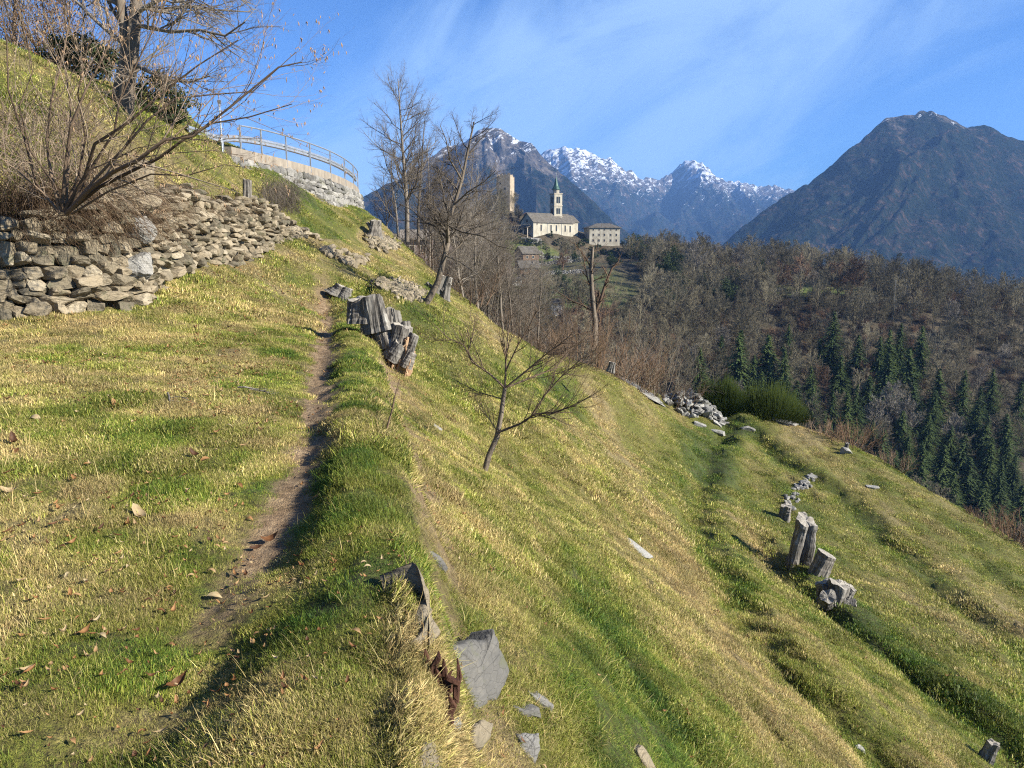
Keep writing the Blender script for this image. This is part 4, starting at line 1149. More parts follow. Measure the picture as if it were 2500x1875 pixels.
# 4 tall group at the far end of the slope
def tall(name, label, u, vb, vt, Y, seed, lean=0, lvs=None, rad=.17, mats=None, dz=0):
    b = P(u, vb, Y); b[2] += dz; H = P(u, vt, Y)[2] - b[2]
    t = Tree(seed, lvs or DECID)
    t.branch(np.zeros(3), np.array([lean, 0, 1.0]), H, rad, 0, None, .15)
    return put_tree(name, label, b, t, mats or (M['twig_grey'], M['twig_grey']))
TALL = lv(DECID, _0=dict(wig=.04, up=.1, seg=10), _1=dict(n=34, ang=.95, ratio=.5, t0=.2, up=.12, fall=.72, seg=7, rr=.42), _2=dict(n=12, ang=.65, up=.08), _3=dict(n=8, ang=.6), _4=dict(n=4))
tall('bare_tree', 'tallest bare tree standing against the sky beyond the guardrail', 407, 242, 80, 46, 541, 0.0, TALL, .15)
tall('bare_tree', 'slim bare tree close beside the tallest one, right of its trunk', 418, 245, 118, 47, 542, .04, lv(TALL, _1=dict(n=22)), .10)
tall('bare_tree', 'thin bare tree close beside the tallest one, left of its trunk', 399, 245, 150, 45, 543, -.05, lv(TALL, _1=dict(n=16)), .08)
def curved_tree():
    b = hit(426, 303, 14); Y = b[1]
    q = lambda u, v, d=0: P(u, v, Y + d) - b
    t = Tree(551, lv(DECID, _1=dict(n=20, ratio=.36, t0=.35, ang=.9), _2=dict(n=12, up=.04), _3=dict(n=9), _4=dict(n=4)))
    t.branch(None, None, 0, .11, 0, [q(424, 306), q(430, 297), q(438, 282), q(443, 262), q(448, 242), q(447, 225), q(454, 205), q(462, 180), q(468, 150), q(474, 122)], .2)
    for pts, rad in (([(438, 282), (430, 292), (420, 296), (412, 290), (409, 284)], .06),
                     ([(448, 240), (438, 228), (425, 222), (412, 210), (400, 204)], .06), ([(450, 230), (466, 224), (480, 212), (488, 200)], .06),
                     ([(454, 205), (468, 192), (484, 182), (496, 170)], .05), ([(462, 180), (450, 160), (446, 140), (440, 125)], .05),
                     ([(447, 225), (462, 232), (482, 236), (498, 246), (515, 250)], .05), ([(444, 255), (460, 262), (478, 275), (490, 292)], .04)):
        if pts[0] == (438, 282): continue
        t.branch(None, None, 0, rad * .6, 1, [q(u, v, .4 * i * (1 if rad > .055 else -1)) for i, (u, v) in enumerate(pts)], .25)
    put_tree('curved_tree', 'bare tree with a pale curved trunk leaning out over the path end', b, t, (M['bark'], M['twig_grey']))
curved_tree()
MID = lv(DECID, _0=dict(wig=.06), _1=dict(n=30, ang=.8, ratio=.44, t0=.25, wig=.16, rr=.42), _2=dict(n=10), _3=dict(n=7), _4=dict(n=3))
for i, (u, vb, vt, Y, lean, rad, lab) in enumerate([
        (478, 318, 175, 36, .02, .12, 'thin bare tree just right of the curved trunk'), (489, 322, 208, 38, -.02, .11, 'dark stemmed bare tree in front of the castle tower'),
        (503, 325, 225, 36, .0, .11, 'bare tree reaching up towards the castle tower foot'), (460, 290, 165, 42, -.03, .10, 'bare tree behind the crown of the curved tree'),
        (435, 280, 185, 44, .0, .09, 'bare tree between the tallest tree and the curved tree'), (538, 335, 250, 42, .08, .09, 'crooked bare tree below the church with two pale limbs'),
        (520, 330, 255, 42, .0, .08, 'small bare tree at the field edge in front of the chalet'), (446, 285, 200, 50, .0, .09, 'grey bare tree half hidden behind the curved trunk'),
        (497, 322, 235, 46, -.05, .08, 'low bare tree among taller trunks at the meadow edge'), (470, 305, 205, 40, .05, .10, 'bare tree with a forked top left of the castle tower'), (454, 288, 150, 48, .02, .10, 'tall bare tree behind the curved one, left of the rocky peak'),
        (430, 268, 140, 47, .03, .10, 'bare tree right of the slim tall one at the skyline'), (514, 330, 238, 37, .04, .08, 'bare tree with pale twigs right below the castle tower'), (528, 338, 270, 38, -.03, .07, 'small slanting bare tree at the meadow edge left of the white hut'),
        (483, 312, 225, 44, .06, .08, 'grey bare tree behind the trunks left of the chalet'), (465, 300, 215, 34, -.08, .08, 'bushy bare tree leaning left beside the curved trunk'), (442, 282, 175, 52, .0, .10, 'far bare tree behind the curved trunk at the skyline'), (566, 352, 296, 40, .0, .06, 'small bare tree at the meadow edge between the hut and the lopped tree'), (389, 247, 170, 48, -.1, .08, 'small bare tree left of the tallest tree at the wall end')]):
    tall('bare_tree', lab, u, vb, vt, Y, 560 + i, lean, MID, rad * .72, (M['twig_grey'], M['twig_grey']), -.5)
def grove():
    r = np.random.RandomState(578)
    kinds = []
    for k in range(4):
        t = Tree(579 + k, MID); t.branch(np.array([0, 0, -.3]), np.array([.04 * r.randn(), 0, 1.0]), 10.0, .10, 0, None, .15)
        a = t.geo(0, 1).mesh('trunk', True); a.materials.append(M['twig_grey']); b = t.geo(1, 5).mesh('crown', True); b.materials.append(M['twig_grey']); kinds.append((a, b))
    spots = [(432, 175), (443, 215), (452, 195), (458, 240), (467, 232), (474, 205), (481, 250), (487, 235), (494, 255), (500, 248), (507, 262), (513, 268), (521, 280), (425, 200)]
    for i, (u, vt) in enumerate(spots):
        Y = 40 + 14 * r.rand(); X = (u - 512) / FPX * Y; z = gz(X, Y); H = P(u, vt, Y)[2] - z
        if H < 2: continue
        e = empty('bare_tree', (X, Y, z), 'one of the thin grey bare trees crowding the meadow edge left of the white hut', 'tree', 'thin bare trees along the meadow edge')
        e.rotation_euler = (0, 0, r.rand() * 6.28); e.scale = (H / 10 * 1.05,) * 2 + (H / 10,)
        for nm, me in zip(('trunk', 'crown'), kinds[i % 4]):
            o = bpy.data.objects.new(nm, me); COL.objects.link(o); o.parent = e
grove()
def pollard():
    Y = 46; b = P(596, 345, Y); q = lambda u, v, d=0: P(u, v, Y + d) - b
    t = Tree(571, lv(DECID, _1=dict(n=5, ratio=.25, ang=.9, t0=.3), _2=dict(n=5, len=1.0, up=.15), _3=dict(n=4, len=.5), _4=dict(n=2)))
    t.branch(None, None, 0, .21, 0, [q(594, 348), q(595, 322), q(592, 292), q(591, 268), q(593, 247)], .4)
    for pts, rad in (([(593, 318), (600, 302), (605, 285), (612, 268), (618, 262)], .16), ([(592, 290), (588, 280), (584, 262), (590, 255)], .08), ([(594, 312), (582, 305), (570, 300), (555, 290)], .08),
                     ([(592, 270), (586, 258), (580, 250), (574, 243)], .07), ([(593, 330), (580, 335), (566, 330)], .06)):
        t.branch(None, None, 0, rad, 1, [q(u, v) for u, v in pts], .5)
    for l in t.lines[1]: l[1][:] *= .7
    put_tree('pollard_tree', 'dark lopped tree with stubby cut limbs standing below the church', b, t, (M['bark'], M['twig_brown']))
pollard()
# ------------------------------------------------------------------ shrubs
def shrub(name, label, u, vb, Y, H, W, n, mat, seed, L2=6, cat='shrub', group=None, rad=.02, onground=True, up=.05):
    b = P(u, vb, Y)
    if onground: b[2] = gz(b[0], b[1]) - .1
    t = Tree(seed, [dict(seg=5, wig=.14, up=up, k=4), dict(n=L2, ang=.6, ratio=.5, t0=.2, wig=.18, up=.05, seg=4, k=3, rr=.6), dict(n=4, ang=.6, ratio=.5, t0=.15, wig=.2, up=.03, seg=2, k=3, rr=.7)])
    for _ in range(n):
        a = t.r.rand() * 6.283; s = W * .5 * math.sqrt(t.r.rand()); tilt = .2 + .9 * t.r.rand()
        t.branch(np.array([math.cos(a) * s * .55, math.sin(a) * s * .55, 0]), np.array([math.cos(a) * tilt, math.sin(a) * tilt, 1.0]), H * (.6 + .5 * t.r.rand()), rad * (.6 + .6 * t.r.rand()), 0)
    g = t.geo(0, 3); o = g.build(name, mat, None, True, None); o.location = tuple(b)
    return tag(o, label, cat, group)
for i, a in enumerate([
        (588, 366, 37.5, 3.2, 6, 30, M['far_rust'], 'reddish bare bush at the meadow edge under the lopped tree'),
        (572, 358, 36.5, 2.0, 4, 26, M['twig_brown'], 'brown bare bush at the meadow edge in front of the white hut'),
        (614, 374, 38.5, 2.6, 5, 26, M['far_rust'], 'rusty thicket right of the foot of the lopped tree'),
        (635, 384, 39, 2.0, 5, 26, M['twig_brown'], 'low brown brambles behind the flat rock slab on the crest'),
        (655, 385, 41, 4.6, 5.5, 26, M['far_pale'], 'pale spreading bare bush standing above the crest of the meadow'),
        (672, 392, 41, 1.8, 4.5, 26, M['twig_brown'], 'dark brown brambles behind the stone heap'),
        (540, 350, 36, 1.0, 3, 22, M['twig_brown'], 'bare bush at the meadow edge below the crooked tree'),
        (850, 450, 38.5, 1.5, 3.2, 40, M['far_rust'], 'reddish bramble bush casting a shadow on the crest of the meadow'),
        (824, 440, 39.5, 1.0, 3.0, 24, M['twig_brown'], 'low dry bushes left of the reddish bramble'),
        (1010, 556, 28.5, 1.3, 3.5, 40, M['far_rust'], 'reddish brambles at the right edge where the meadow drops away'),
        (982, 536, 30.5, .8, 2.5, 26, M['twig_brown'], 'low brown weeds on the far right crest of the meadow'),
        (890, 478, 37, 1.1, 3, 26, M['twig_brown'], 'bare bushes behind the steep right crest of the meadow'),
        (470, 300, 33, 2.0, 4, 24, M['twig_brown'], 'brown bush where the path slope meets the thin trees'),
        (425, 262, 38, 2.6, 5, 30, M['far_rust'], 'red brown bush behind the skyline at the tallest tree'),
        (448, 275, 40, 2.4, 4, 26, M['twig_brown'], 'brown bush behind the curved trunk at the skyline'),
        (508, 318, 40, 2.2, 5, 26, M['twig_brown'], 'brown bush between the thin trunks at the meadow edge'),
        (485, 318, 37, 4.0, 4, 24, M['twig_grey'], 'tall grey thicket among the thin trunks left of the chalet'), (462, 296, 38, 4.2, 4, 24, M['twig_grey'], 'tall grey thicket right of the curved trunk'),
        (522, 338, 38, 3.4, 4, 22, M['twig_grey'], 'grey thicket at the meadow edge left of the white hut'), (500, 322, 46, 5.0, 5, 24, M['twig_brown'], 'high brown thicket farther down behind the thin trunks'),
        (440, 276, 46, 4.6, 5, 24, M['twig_brown'], 'high brown thicket behind the skyline left of the castle knoll'), (415, 255, 44, 3.6, 4, 22, M['twig_grey'], 'grey thicket around the foot of the tallest bare tree'),
        (636, 386, 40, 2.6, 4, 26, M['far_rust'], 'reddish thicket between the lopped tree and the pale bush')]):
    u, vb, Y, H, W, n, mat, lab = a
    shrub('bare_bush', lab, u, vb, Y, H, W, n, mat, 600 + i, 7)
def broom(label, u, vb, Y, H, W, seed):
    b = P(u, vb, Y); r = np.random.RandomState(seed); L = []
    b[2] = gz(b[0], b[1]) - .1
    for _ in range(3600):
        a = r.rand() * 6.283; s = math.sqrt(r.rand()); t = np.linspace(0, 1, 4)
        x0 = math.cos(a) * s * W * .42; y0 = math.sin(a) * s * W * .42
        hh = H * (1 - .75 * s ** 2.4) * (.62 + .42 * r.rand()) * (1 + .18 * math.sin(3 * a + seed)); z0 = hh * (.05 + .6 * r.rand())
        ll = hh - z0; o = .25 * s
        L.append((np.stack([x0 + math.cos(a) * o * t * H * .8 + r.randn() * .06 * t, y0 + math.sin(a) * o * t * H * .8 + r.randn() * .06 * t, z0 + ll * t], -1), np.array([.010, .009, .007, .003]), 3))
    e = empty('broom_bush', b, label, 'shrub')
    g = Geo(); tubes(g, L); g.build('foliage', M['broom'], e)
    g = Geo(); tubes(g, [(np.array([[0, 0, -.1], [r.randn() * .2, 0, H * .3], [r.randn() * .5, r.randn() * .4, H * .6]]), np.array([.05, .04, .02]), 5) for _ in range(5)]); g.build('stem', M['twig_brown'], e)
broom('yellow green broom bush just right of the stone heap', 722, 412, 43.5, 2.1, 3.6, 621)
broom('larger dense dark green broom bush with a pale stem, second from the stone heap', 768, 424, 43, 2.2, 5.0, 622)
# evergreen and brown leaved bushes on the upper slope skyline
def leafy(name, label, base, size, n, mat, seed, leaf=.06, cat='shrub', trunk=None, noiseamp=.35, group=None):
    r = np.random.RandomState(seed); g = Geo()
    # leaf clumps gathered round random branch ends
    ends = r.randn(max(12, n // 60), 3); ends /= np.linalg.norm(ends, axis=1)[:, None]
    ends *= (.55 + .45 * r.rand(len(ends)) ** .5)[:, None] * (1 + noiseamp * (r.rand(len(ends)) - .5))[:, None]
    k = r.randint(0, len(ends), n); p = ends[k] + r.randn(n, 3) * .13
    p = p * np.array(size) * .5 + np.array([0, 0, size[2] * .5])
    a = r.randn(n, 3); a /= np.linalg.norm(a, axis=1)[:, None]; b = np.cross(a, r.randn(n, 3)); b /= np.linalg.norm(b, axis=1)[:, None]
    l = leaf * (.6 + .8 * r.rand(n))[:, None]
    v = np.stack([p - a * l, p + b * l * .45, p + a * l, p - b * l * .45], 1)
    g.add(v.reshape(-1, 3), np.arange(n * 4).reshape(-1, 4))
    if trunk:
        e = empty(name, base, label, cat, group); g.build('foliage', mat, e)
        t = Tree(seed + 1, [dict(seg=5, wig=.08, up=.03, k=6), dict(n=8, ang=.7, ratio=.5, t0=.2, seg=4, k=4, rr=.5, wig=.15)])
        t.branch(np.array([0, 0, -.2]), np.array([0, 0, 1.]), size[2] * .8, trunk, 0); t.geo(0, 2).build('trunk', M['twig_brown'], e, True)
        return e
    o = g.build(name, mat); o.location = tuple(base); return tag(o, label, cat, group)
leafy('holly_bush', 'dark green evergreen bush left of the double trunk on the skyline', P(80, 84, 20.5), (1.9, 1.6, 1.2), 5200, M['ivy'], 631, .05, trunk=.05)
leafy('holly_bush', 'dark green evergreen bush right of the double trunk on the skyline', P(156, 124, 21.5), (2.0, 1.6, 1.2), 5200, M['ivy'], 632, .05, trunk=.05)
leafy('beech_bush', 'rust brown leafy bush at the top left corner', P(18, 66, 22), (3.6, 2.5, 3.6), 9000, M['leaf'], 633, .035, trunk=.06)
for i, (u, v, Y, H, W, n, lab, mt) in enumerate([(48, 75, 22, 3.6, 4, 26, 'dense grey brown twiggy bush beside the rust brown one', 'twig_brown'), (95, 95, 24, 3.8, 4, 22, 'dense twiggy bush on the skyline behind the double trunk', 'far_grey'),
                                           (72, 85, 25, 4.4, 3, 20, 'tall twiggy bush behind the left evergreen bush', 'far_grey'), (118, 104, 26, 2.6, 3, 16, 'low twiggy bush on the skyline between the evergreen bushes', 'far_pale')]):
    shrub('twiggy_bush', lab, u, v, Y, H, W, n, M[mt], 640 + i, 9, onground=True)
# ------------------------------------------------------------------ forest across the side valley
FT = []
def forest_tree(seed, H, spread, mat):
    t = Tree(seed, [dict(seg=6, wig=.05, up=.05, k=5), dict(n=22, ang=spread, ratio=.6, t0=.2, wig=.12, up=.12, seg=4, k=3, rr=.5, fall=.62),
                    dict(n=9, ang=.65, ratio=.55, t0=.25, wig=.15, up=.06, seg=3, k=3, rr=.65), dict(n=12, ang=.6, ratio=.55, t0=.1, wig=.15, up=.04, seg=2, k=3, rr=.8)])
    t.branch(np.array([0, 0, -.5]), np.array([0, 0, 1.]), H, .17, 0, None, .2)
    for l in t.lines[2]: np.copyto(l[1], np.maximum(l[1], .022))
    for l in t.lines[3]: np.copyto(l[1], np.maximum(l[1], .016))
    me = t.geo(0, 4).mesh('forest_tree'); me.materials.append(mat); return me
def conifer_mesh(seed, H, W, mat):
    r = np.random.RandomState(seed); g = Geo(); V = []
    z = .8
    while z < H * .985:
        f = 1 - z / H; rad = W * .5 * (f ** .75) * (.7 + .5 * r.rand()) + .12; nb = int(8 + 12 * f)
        for k in range(nb):
            a = r.rand() * 6.283; d = np.array([math.cos(a), math.sin(a), 0]); s = np.array([-d[1], d[0], 0]); R = rad * (.75 + .4 * r.rand()); m = max(3, int(R / .28))
            for j in range(m):
                q = (j + .6) / m; p = d * R * q + np.array([0, 0, z - .35 * R * q ** 1.2 + .1 * r.randn()])
                w = (.12 + .24 * (1 - q)) * (1 + .3 * r.randn()); l = .36 * R / m + .14
                t2 = d * l + np.array([0, 0, -.22 * l]) 
                V.append([p - t2 * .4 + s * w * .4, p - t2 * .4 - s * w, p + t2 - s * w * .15 + np.array([0, 0, -.10 * r.rand()]), p + s * w * 1.0 + t2 * .3 + np.array([0, 0, -.12])])
        z += .24 + .12 * r.rand()
    V = np.array(V); g.add(V.reshape(-1, 3), np.arange(len(V) * 4).reshape(-1, 4))
    tubes(g, [(np.array([[0, 0, -.8], [0, 0, H * .5], [0, 0, H]]), np.array([.2, .12, .02]), 5)])
    me = g.mesh('conifer'); me.materials.append(mat); return me
def ivy_mesh(seed, H, W):
    r = np.random.RandomState(seed); g = Geo(); n = 3600
    ends = r.randn(46, 3) * np.array([.33 * W, .33 * W, .2 * H]) + np.array([0, 0, H * .55])
    ends[:, :2] *= (1.1 - .5 * np.abs(ends[:, 2:3] / H - .45))
    p = ends[r.randint(0, 46, n)] + r.randn(n, 3) * np.array([.45, .45, .5]); a = r.randn(n, 3); a /= np.linalg.norm(a, axis=1)[:, None]; b = np.cross(a, r.randn(n, 3)); b /= np.linalg.norm(b, axis=1)[:, None]
    l = .2
    v = np.stack([p - a * l, p + b * l * .7, p + a * l, p - b * l * .7], 1); g.add(v.reshape(-1, 3), np.arange(n * 4).reshape(-1, 4))
    tubes(g, [(np.array([[0, 0, -.8], [0, 0, H * .5], [.2, 0, H * .95]]), np.array([.3, .2, .04]), 5)])
    me = g.mesh('ivy_tree'); me.materials.append(M['ivy']); return me
grey = [forest_tree(700 + i, 9 + 1.2 * (i % 3), .75 + .1 * (i % 3), M['far_grey']) for i in range(6)]
pale = [forest_tree(720 + i, 8, .7, M['far_pale']) for i in range(2)]
rust = [forest_tree(730 + i, 7.5, .8, M['far_rust']) for i in range(2)]
con = [conifer_mesh(740 + i, 12 + 2 * i, 8.6 + .8 * i, M['conifer']) for i in range(4)]
ivy = [ivy_mesh(750 + i, 8.5, 5) for i in range(2)]
def place(name, me, loc, rz, s, label, cat, group, sz=None):
    o = bpy.data.objects.new(name, me); COL.objects.link(o); o.location = tuple(loc); o.rotation_euler = (0, 0, rz); o.scale = (s, s, sz or s)
    return tag(o, label, cat, group)
def hill_hit(u, v, y0=120, y1=520):
    ys = np.linspace(y0, y1, 1600); xc = (u - 512) / FPX; yc = (384 - v) / FPX; dy = CP + yc * SP; dz = -SP + yc * CP
    t = ys / dy; gg = hill(xc * t, ys); b = np.where(dz * t < gg)[0]
    if not len(b): return None
    i = b[0]; return np.array((xc * t[i], ys[i], float(gg[i])))
rf = random.Random(77)
CONI = [(698, 398, 46), (737, 396, 46), (752, 398, 34), (766, 386, 50), (781, 408, 44), (830, 372, 52), (818, 372, 30), (808, 412, 42), (886, 380, 38), (897, 376, 42), (918, 378, 36), (876, 394, 42), (855, 390, 40), (910, 430, 42), (935, 420, 42), (959, 432, 44), (972, 458, 46), (1001, 470, 50), (884, 410, 44), (844, 440, 42), (853, 440, 40), (830, 436, 38), (794, 430, 40), (810, 436, 36), (948, 466, 40), (924, 468, 42), (881, 470, 38), (988, 418, 42), (740, 372, 30), (720, 372, 28),
        (960, 480, 44), (940, 494, 46), (985, 495, 48), (1010, 505, 46), (965, 508, 46), (995, 522, 46), (1018, 530, 46), (900, 450, 40), (866, 424, 38), (1015, 440, 42), (930, 445, 40), (975, 440, 40), (905, 480, 40), (892, 492, 38), (918, 500, 42), (1003, 488, 40), (870, 462, 36), (982, 470, 42), (950, 515, 40), (980, 525, 40), (770, 404, 36), (760, 412, 30), (784, 424, 36), (822, 448, 30), (838, 404, 40), (786, 372, 36), (905, 404, 44)]
taken = []
for u, vb, hp in CONI:
    h = hill_hit(u, vb)
    if h is None: continue
    me = rf.choice(con); k = con.index(me); H = hp / FPX * h[1] * 1.3
    place('conifer', me, h, rf.random() * 6.28, H / (12 + 2 * k) * 1.05, 'dark green conifer on the lower part of the wooded hill', 'conifer', 'dark conifers on the wooded hill', H / (12 + 2 * k) * rf.uniform(.8, 1.15)); taken.append((h[0], h[1], 5.5))
for u, vb, hp in [(668, 285, 26), (672, 275, 26), (678, 300, 26), (704, 300, 22), (726, 312, 30), (733, 296, 24), (640, 262, 22), (632, 256, 20), (655, 262, 20), (560, 292, 22), (575, 262, 10), (592, 262, 12), (548, 262, 10), (612, 268, 14), (663, 255, 12), (761, 275, 14), (668, 318, 26)]:
    h = hill_hit(u, vb)
    if h is None: continue
    place('ivy_tree', rf.choice(ivy), h, rf.random() * 6.28, hp / FPX * h[1] / 8.5, 'ivy covered evergreen tree among bare ones on the wooded hill', 'tree', 'ivy covered trees on the wooded hill'); taken.append((h[0], h[1], 3))
for u, vb, hp, kind in [(695, 282, 36, 'pale'), (738, 274, 26, 'pale'), (745, 290, 26, 'pale'), (780, 300, 36, 'rust'), (800, 290, 34, 'rust'), (848, 302, 42, 'rust'), (838, 300, 36, 'rust'), (823, 340, 30, 'rust'), (800, 350, 36, 'rust'), (905, 368, 30, 'rust'), (860, 395, 34, 'rust'), (815, 400, 34, 'rust'), (770, 378, 30, 'rust'), (888, 430, 44, 'pale'), (906, 440, 40, 'pale'), (875, 436, 36, 'pale'), (802, 292, 22, 'pale'), (812, 294, 20, 'pale'), (985, 478, 34, 'rust'), (876, 304, 30, 'grey'), (920, 308, 36, 'grey'), (1000, 320, 40, 'grey'), (1012, 326, 36, 'grey'), (600, 330, 40, 'rust'), (575, 335, 30, 'rust')]:
    h = hill_hit(u, vb)
    if h is None: continue
    L = {'pale': pale, 'rust': rust, 'grey': grey}[kind]; lab = {'pale': 'pale grey bare tree on the wooded hill', 'rust': 'rust brown tree on the wooded hill', 'grey': 'grey brown bare tree on the wooded hill'}[kind]
    place('forest_tree', rf.choice(L), h, rf.random() * 6.28, hp / FPX * h[1] / (8 if kind != 'grey' else 9.8), lab, 'tree', {'pale': 'pale bare trees on the wooded hill', 'rust': 'rust brown trees on the wooded hill', 'grey': 'bare trees on the wooded hill'}[kind])
    taken.append((h[0], h[1], 3))
cand = []
for _ in range(9000):
    Y = 165 + 260 * rf.random(); X = -60 + 330 * rf.random()
    u = 512 + FPX * X / (Y * CP)
    if not (430 < u < 1075): continue
    if 540 < u < 568 and Y < 236: continue
    # keep the gardens, the church platform and the clearing open
    if 505 < u < 645 and Y > 238 and X < 62:
        if rf.random() > .05: continue
    if fieldmask(np.array([X]), np.array([Y]), None)[0] > .35 and rf.random() > .08: continue
    if Y > 372 and 515 < u < 640: continue
    d = 5.2 if rf.random() < .6 else 4.4
    if any((X - a) ** 2 + (Y - b) ** 2 < max(c, d) ** 2 for a, b, c in taken): continue
    taken.append((X, Y, d)); cand.append((X, Y))
cand.sort(key=lambda c: c[1])
print('forest candidates', len(cand))
CA = np.array(cand); CZ_ = hill(CA[:, 0], CA[:, 1])
rest = []
for i, (X, Y) in enumerate(cand):
    z = CZ_[i] - .3; r_ = rf.random()
    if r_ < .86: me, lab, g_ = rf.choice(grey), 'grey brown bare tree on the wooded hill', 'bare trees on the wooded hill'
    elif r_ < .965: me, lab, g_ = rf.choice(pale), 'pale grey bare tree on the wooded hill', 'pale bare trees on the wooded hill'
    else: me, lab, g_ = rf.choice(rust), 'rust brown tree on the wooded hill', 'rust brown trees on the wooded hill'
    s = .6 + .62 * rf.random()
    if i < 285: place('forest_tree', me, (X, Y, z), rf.random() * 6.28, s, lab, 'tree', g_)
    else: rest.append((X, Y, z, rf.random() * 6.28, s, (grey + pale + rust).index(me)))
R_ = np.array(rest)
scatter('woodland', 'far bare trees covering the upper part of the wooded hill', R_[:, :3], np.stack([0 * R_[:, 3], 0 * R_[:, 3], R_[:, 3]], -1), R_[:, 4], R_[:, 5].astype(int), grey + pale + rust)
def undergrowth():
    r = np.random.RandomState(781); t = Tree(782, [dict(seg=3, wig=.2, up=.1, k=3), dict(n=6, ang=.7, ratio=.6, t0=.1, seg=2, k=3, rr=.8, wig=.2)])
    for _ in range(60):
        a = r.rand() * 6.28; s = 1.6 * r.rand(); t.branch(np.array([math.cos(a) * s, math.sin(a) * s, -.1]), np.array([r.randn() * .3, r.randn() * .3, 1]), 1.6 + r.rand(), .03, 0)
    ms = []
    for m in ('far_grey', 'twig_brown', 'far_rust'):
        me = t.geo(0, 2).mesh('undergrowth_kind'); me.materials.append(M[m]); ms.append(me)
    X = -60 + 330 * r.rand(5200); Y = 165 + 240 * r.rand(5200)
    u = 512 + FPX * X / (Y * CP); k = (u > 430) & (u < 1075) & ~((u > 515) & (u < 640) & (Y > 240)) & (fieldmask(X, Y, None) < .5)
    X, Y = X[k], Y[k]; n = len(X)
    scatter('undergrowth', 'brown undergrowth between the trees of the hill', np.stack([X, Y, hill(X, Y)], -1), np.stack([np.zeros(n), np.zeros(n), r.rand(n) * 6.28], -1), .6 + .8 * r.rand(n), r.choice([0, 0, 1, 1, 2], n), ms)
undergrowth()
def knoll_bushes():
    r = np.random.RandomState(791)
    for i in range(26):
        u = 478 + 52 * r.rand(); v = 212 + 22 * r.rand(); Y = 402 + 14 * r.rand(); b = P(u, v, Y); b[2] = hz(b[0], b[1])
        place('forest_tree', (grey + rust)[r.randint(8)], b, r.rand() * 6.28, .45 + .25 * r.rand(), 'small brown tree on the knoll under the castle tower', 'tree', 'small trees on the castle knoll')
knoll_bushes()

# ------------------------------------------------------------------ church, castle, houses
def arch_outline(w, h, n=7):
    a = np.linspace(0, math.pi, n)
    return [(-w / 2, 0), (w / 2, 0)] + [(w / 2 * math.cos(t), h - w / 2 + w / 2 * math.sin(t)) for t in a]
def wallpart(parent, name, mat, fn):
    g = Geo(); fn(g); return g.build(name, mat, parent)
def window(parent, T, x, z, w, h, y=0.0, arch=False, frame=True):
    """opening in a wall whose outer face is local y=0 facing -y: recessed dark pane behind a raised surround"""
    g = Geo(); f = .14
    # surround as four bars, proud of the wall
    for a in ((x - w / 2 - f, x - w / 2, z - f, z + h + f), (x + w / 2, x + w / 2 + f, z - f, z + h + f), (x - w / 2, x + w / 2, z - f, z), (x - w / 2, x + w / 2, z + h, z + h + f)):
        box(g, a[0], a[1], y - .10, y + .02, a[2], a[3], T)
    o = g.build('window', M['trim'], parent)
    g = Geo(); box(g, x - w / 2, x + w / 2, y - .03, y + .03, z, z + h, T)
    if arch:
        pass
    g.build('pane', M['glass'], o)
def gable_body(g, L, W, H, R, T):
    """walls incl. gables; x 0..L, y 0..W, ridge along x"""
    v = np.array([[0, 0, -3], [L, 0, -3], [L, W, -3], [0, W, -3], [0, 0, H], [L, 0, H], [L, W, H], [0, W, H], [0, W / 2, H + R], [L, W / 2, H + R]], float)
    g.add(T(v), [[0, 1, 5, 4], [2, 3, 7, 6], [0, 4, 7, 3], [1, 2, 6, 5]], [[4, 8, 7], [5, 6, 9]])
def gable_roof(g, L, W, H, R, T, o=.6, th=.3):
    s = R / (W / 2)
    for sg in (0, 1):
        y0, y1 = (-o, W / 2) if sg == 0 else (W + o, W / 2)
        z0 = H - s * o; z1 = H + R
        v = np.array([[-o, y0, z0 + .02], [L + o, y0, z0 + .02], [L + o, y1, z1 + .02], [-o, y1, z1 + .02], [-o, y0, z0 + th], [L + o, y0, z0 + th], [L + o, y1, z1 + th], [-o, y1, z1 + th]])
        g.add(T(v), BOXQ if sg == 0 else BOXQ[:, ::-1])
def house(name, label, origin, ang, L, W, H, R, mat, wins=(), cat='house', gwins=(), roofmat='slate', extra=None):
    e = empty(name, origin, label, cat); T = frame2((0, 0, 0), ang)
    wallpart(e, 'wall', M[mat], lambda g: gable_body(g, L, W, H, R, T))
    r_ = Geo(); gable_roof(r_, L, W, H, R, T); roof = r_.build('roof', M[roofmat], e)
    for x, z, w, h in wins: window(e, T, x, z, w, h)
    Tg = lambda v: T(np.stack([np.asarray(v)[:, 1], W - np.asarray(v)[:, 0], np.asarray(v)[:, 2]], -1))
    for x, z, w, h in gwins: window(e, Tg, x, z, w, h)
    if extra: extra(e, T, roof)
    return e
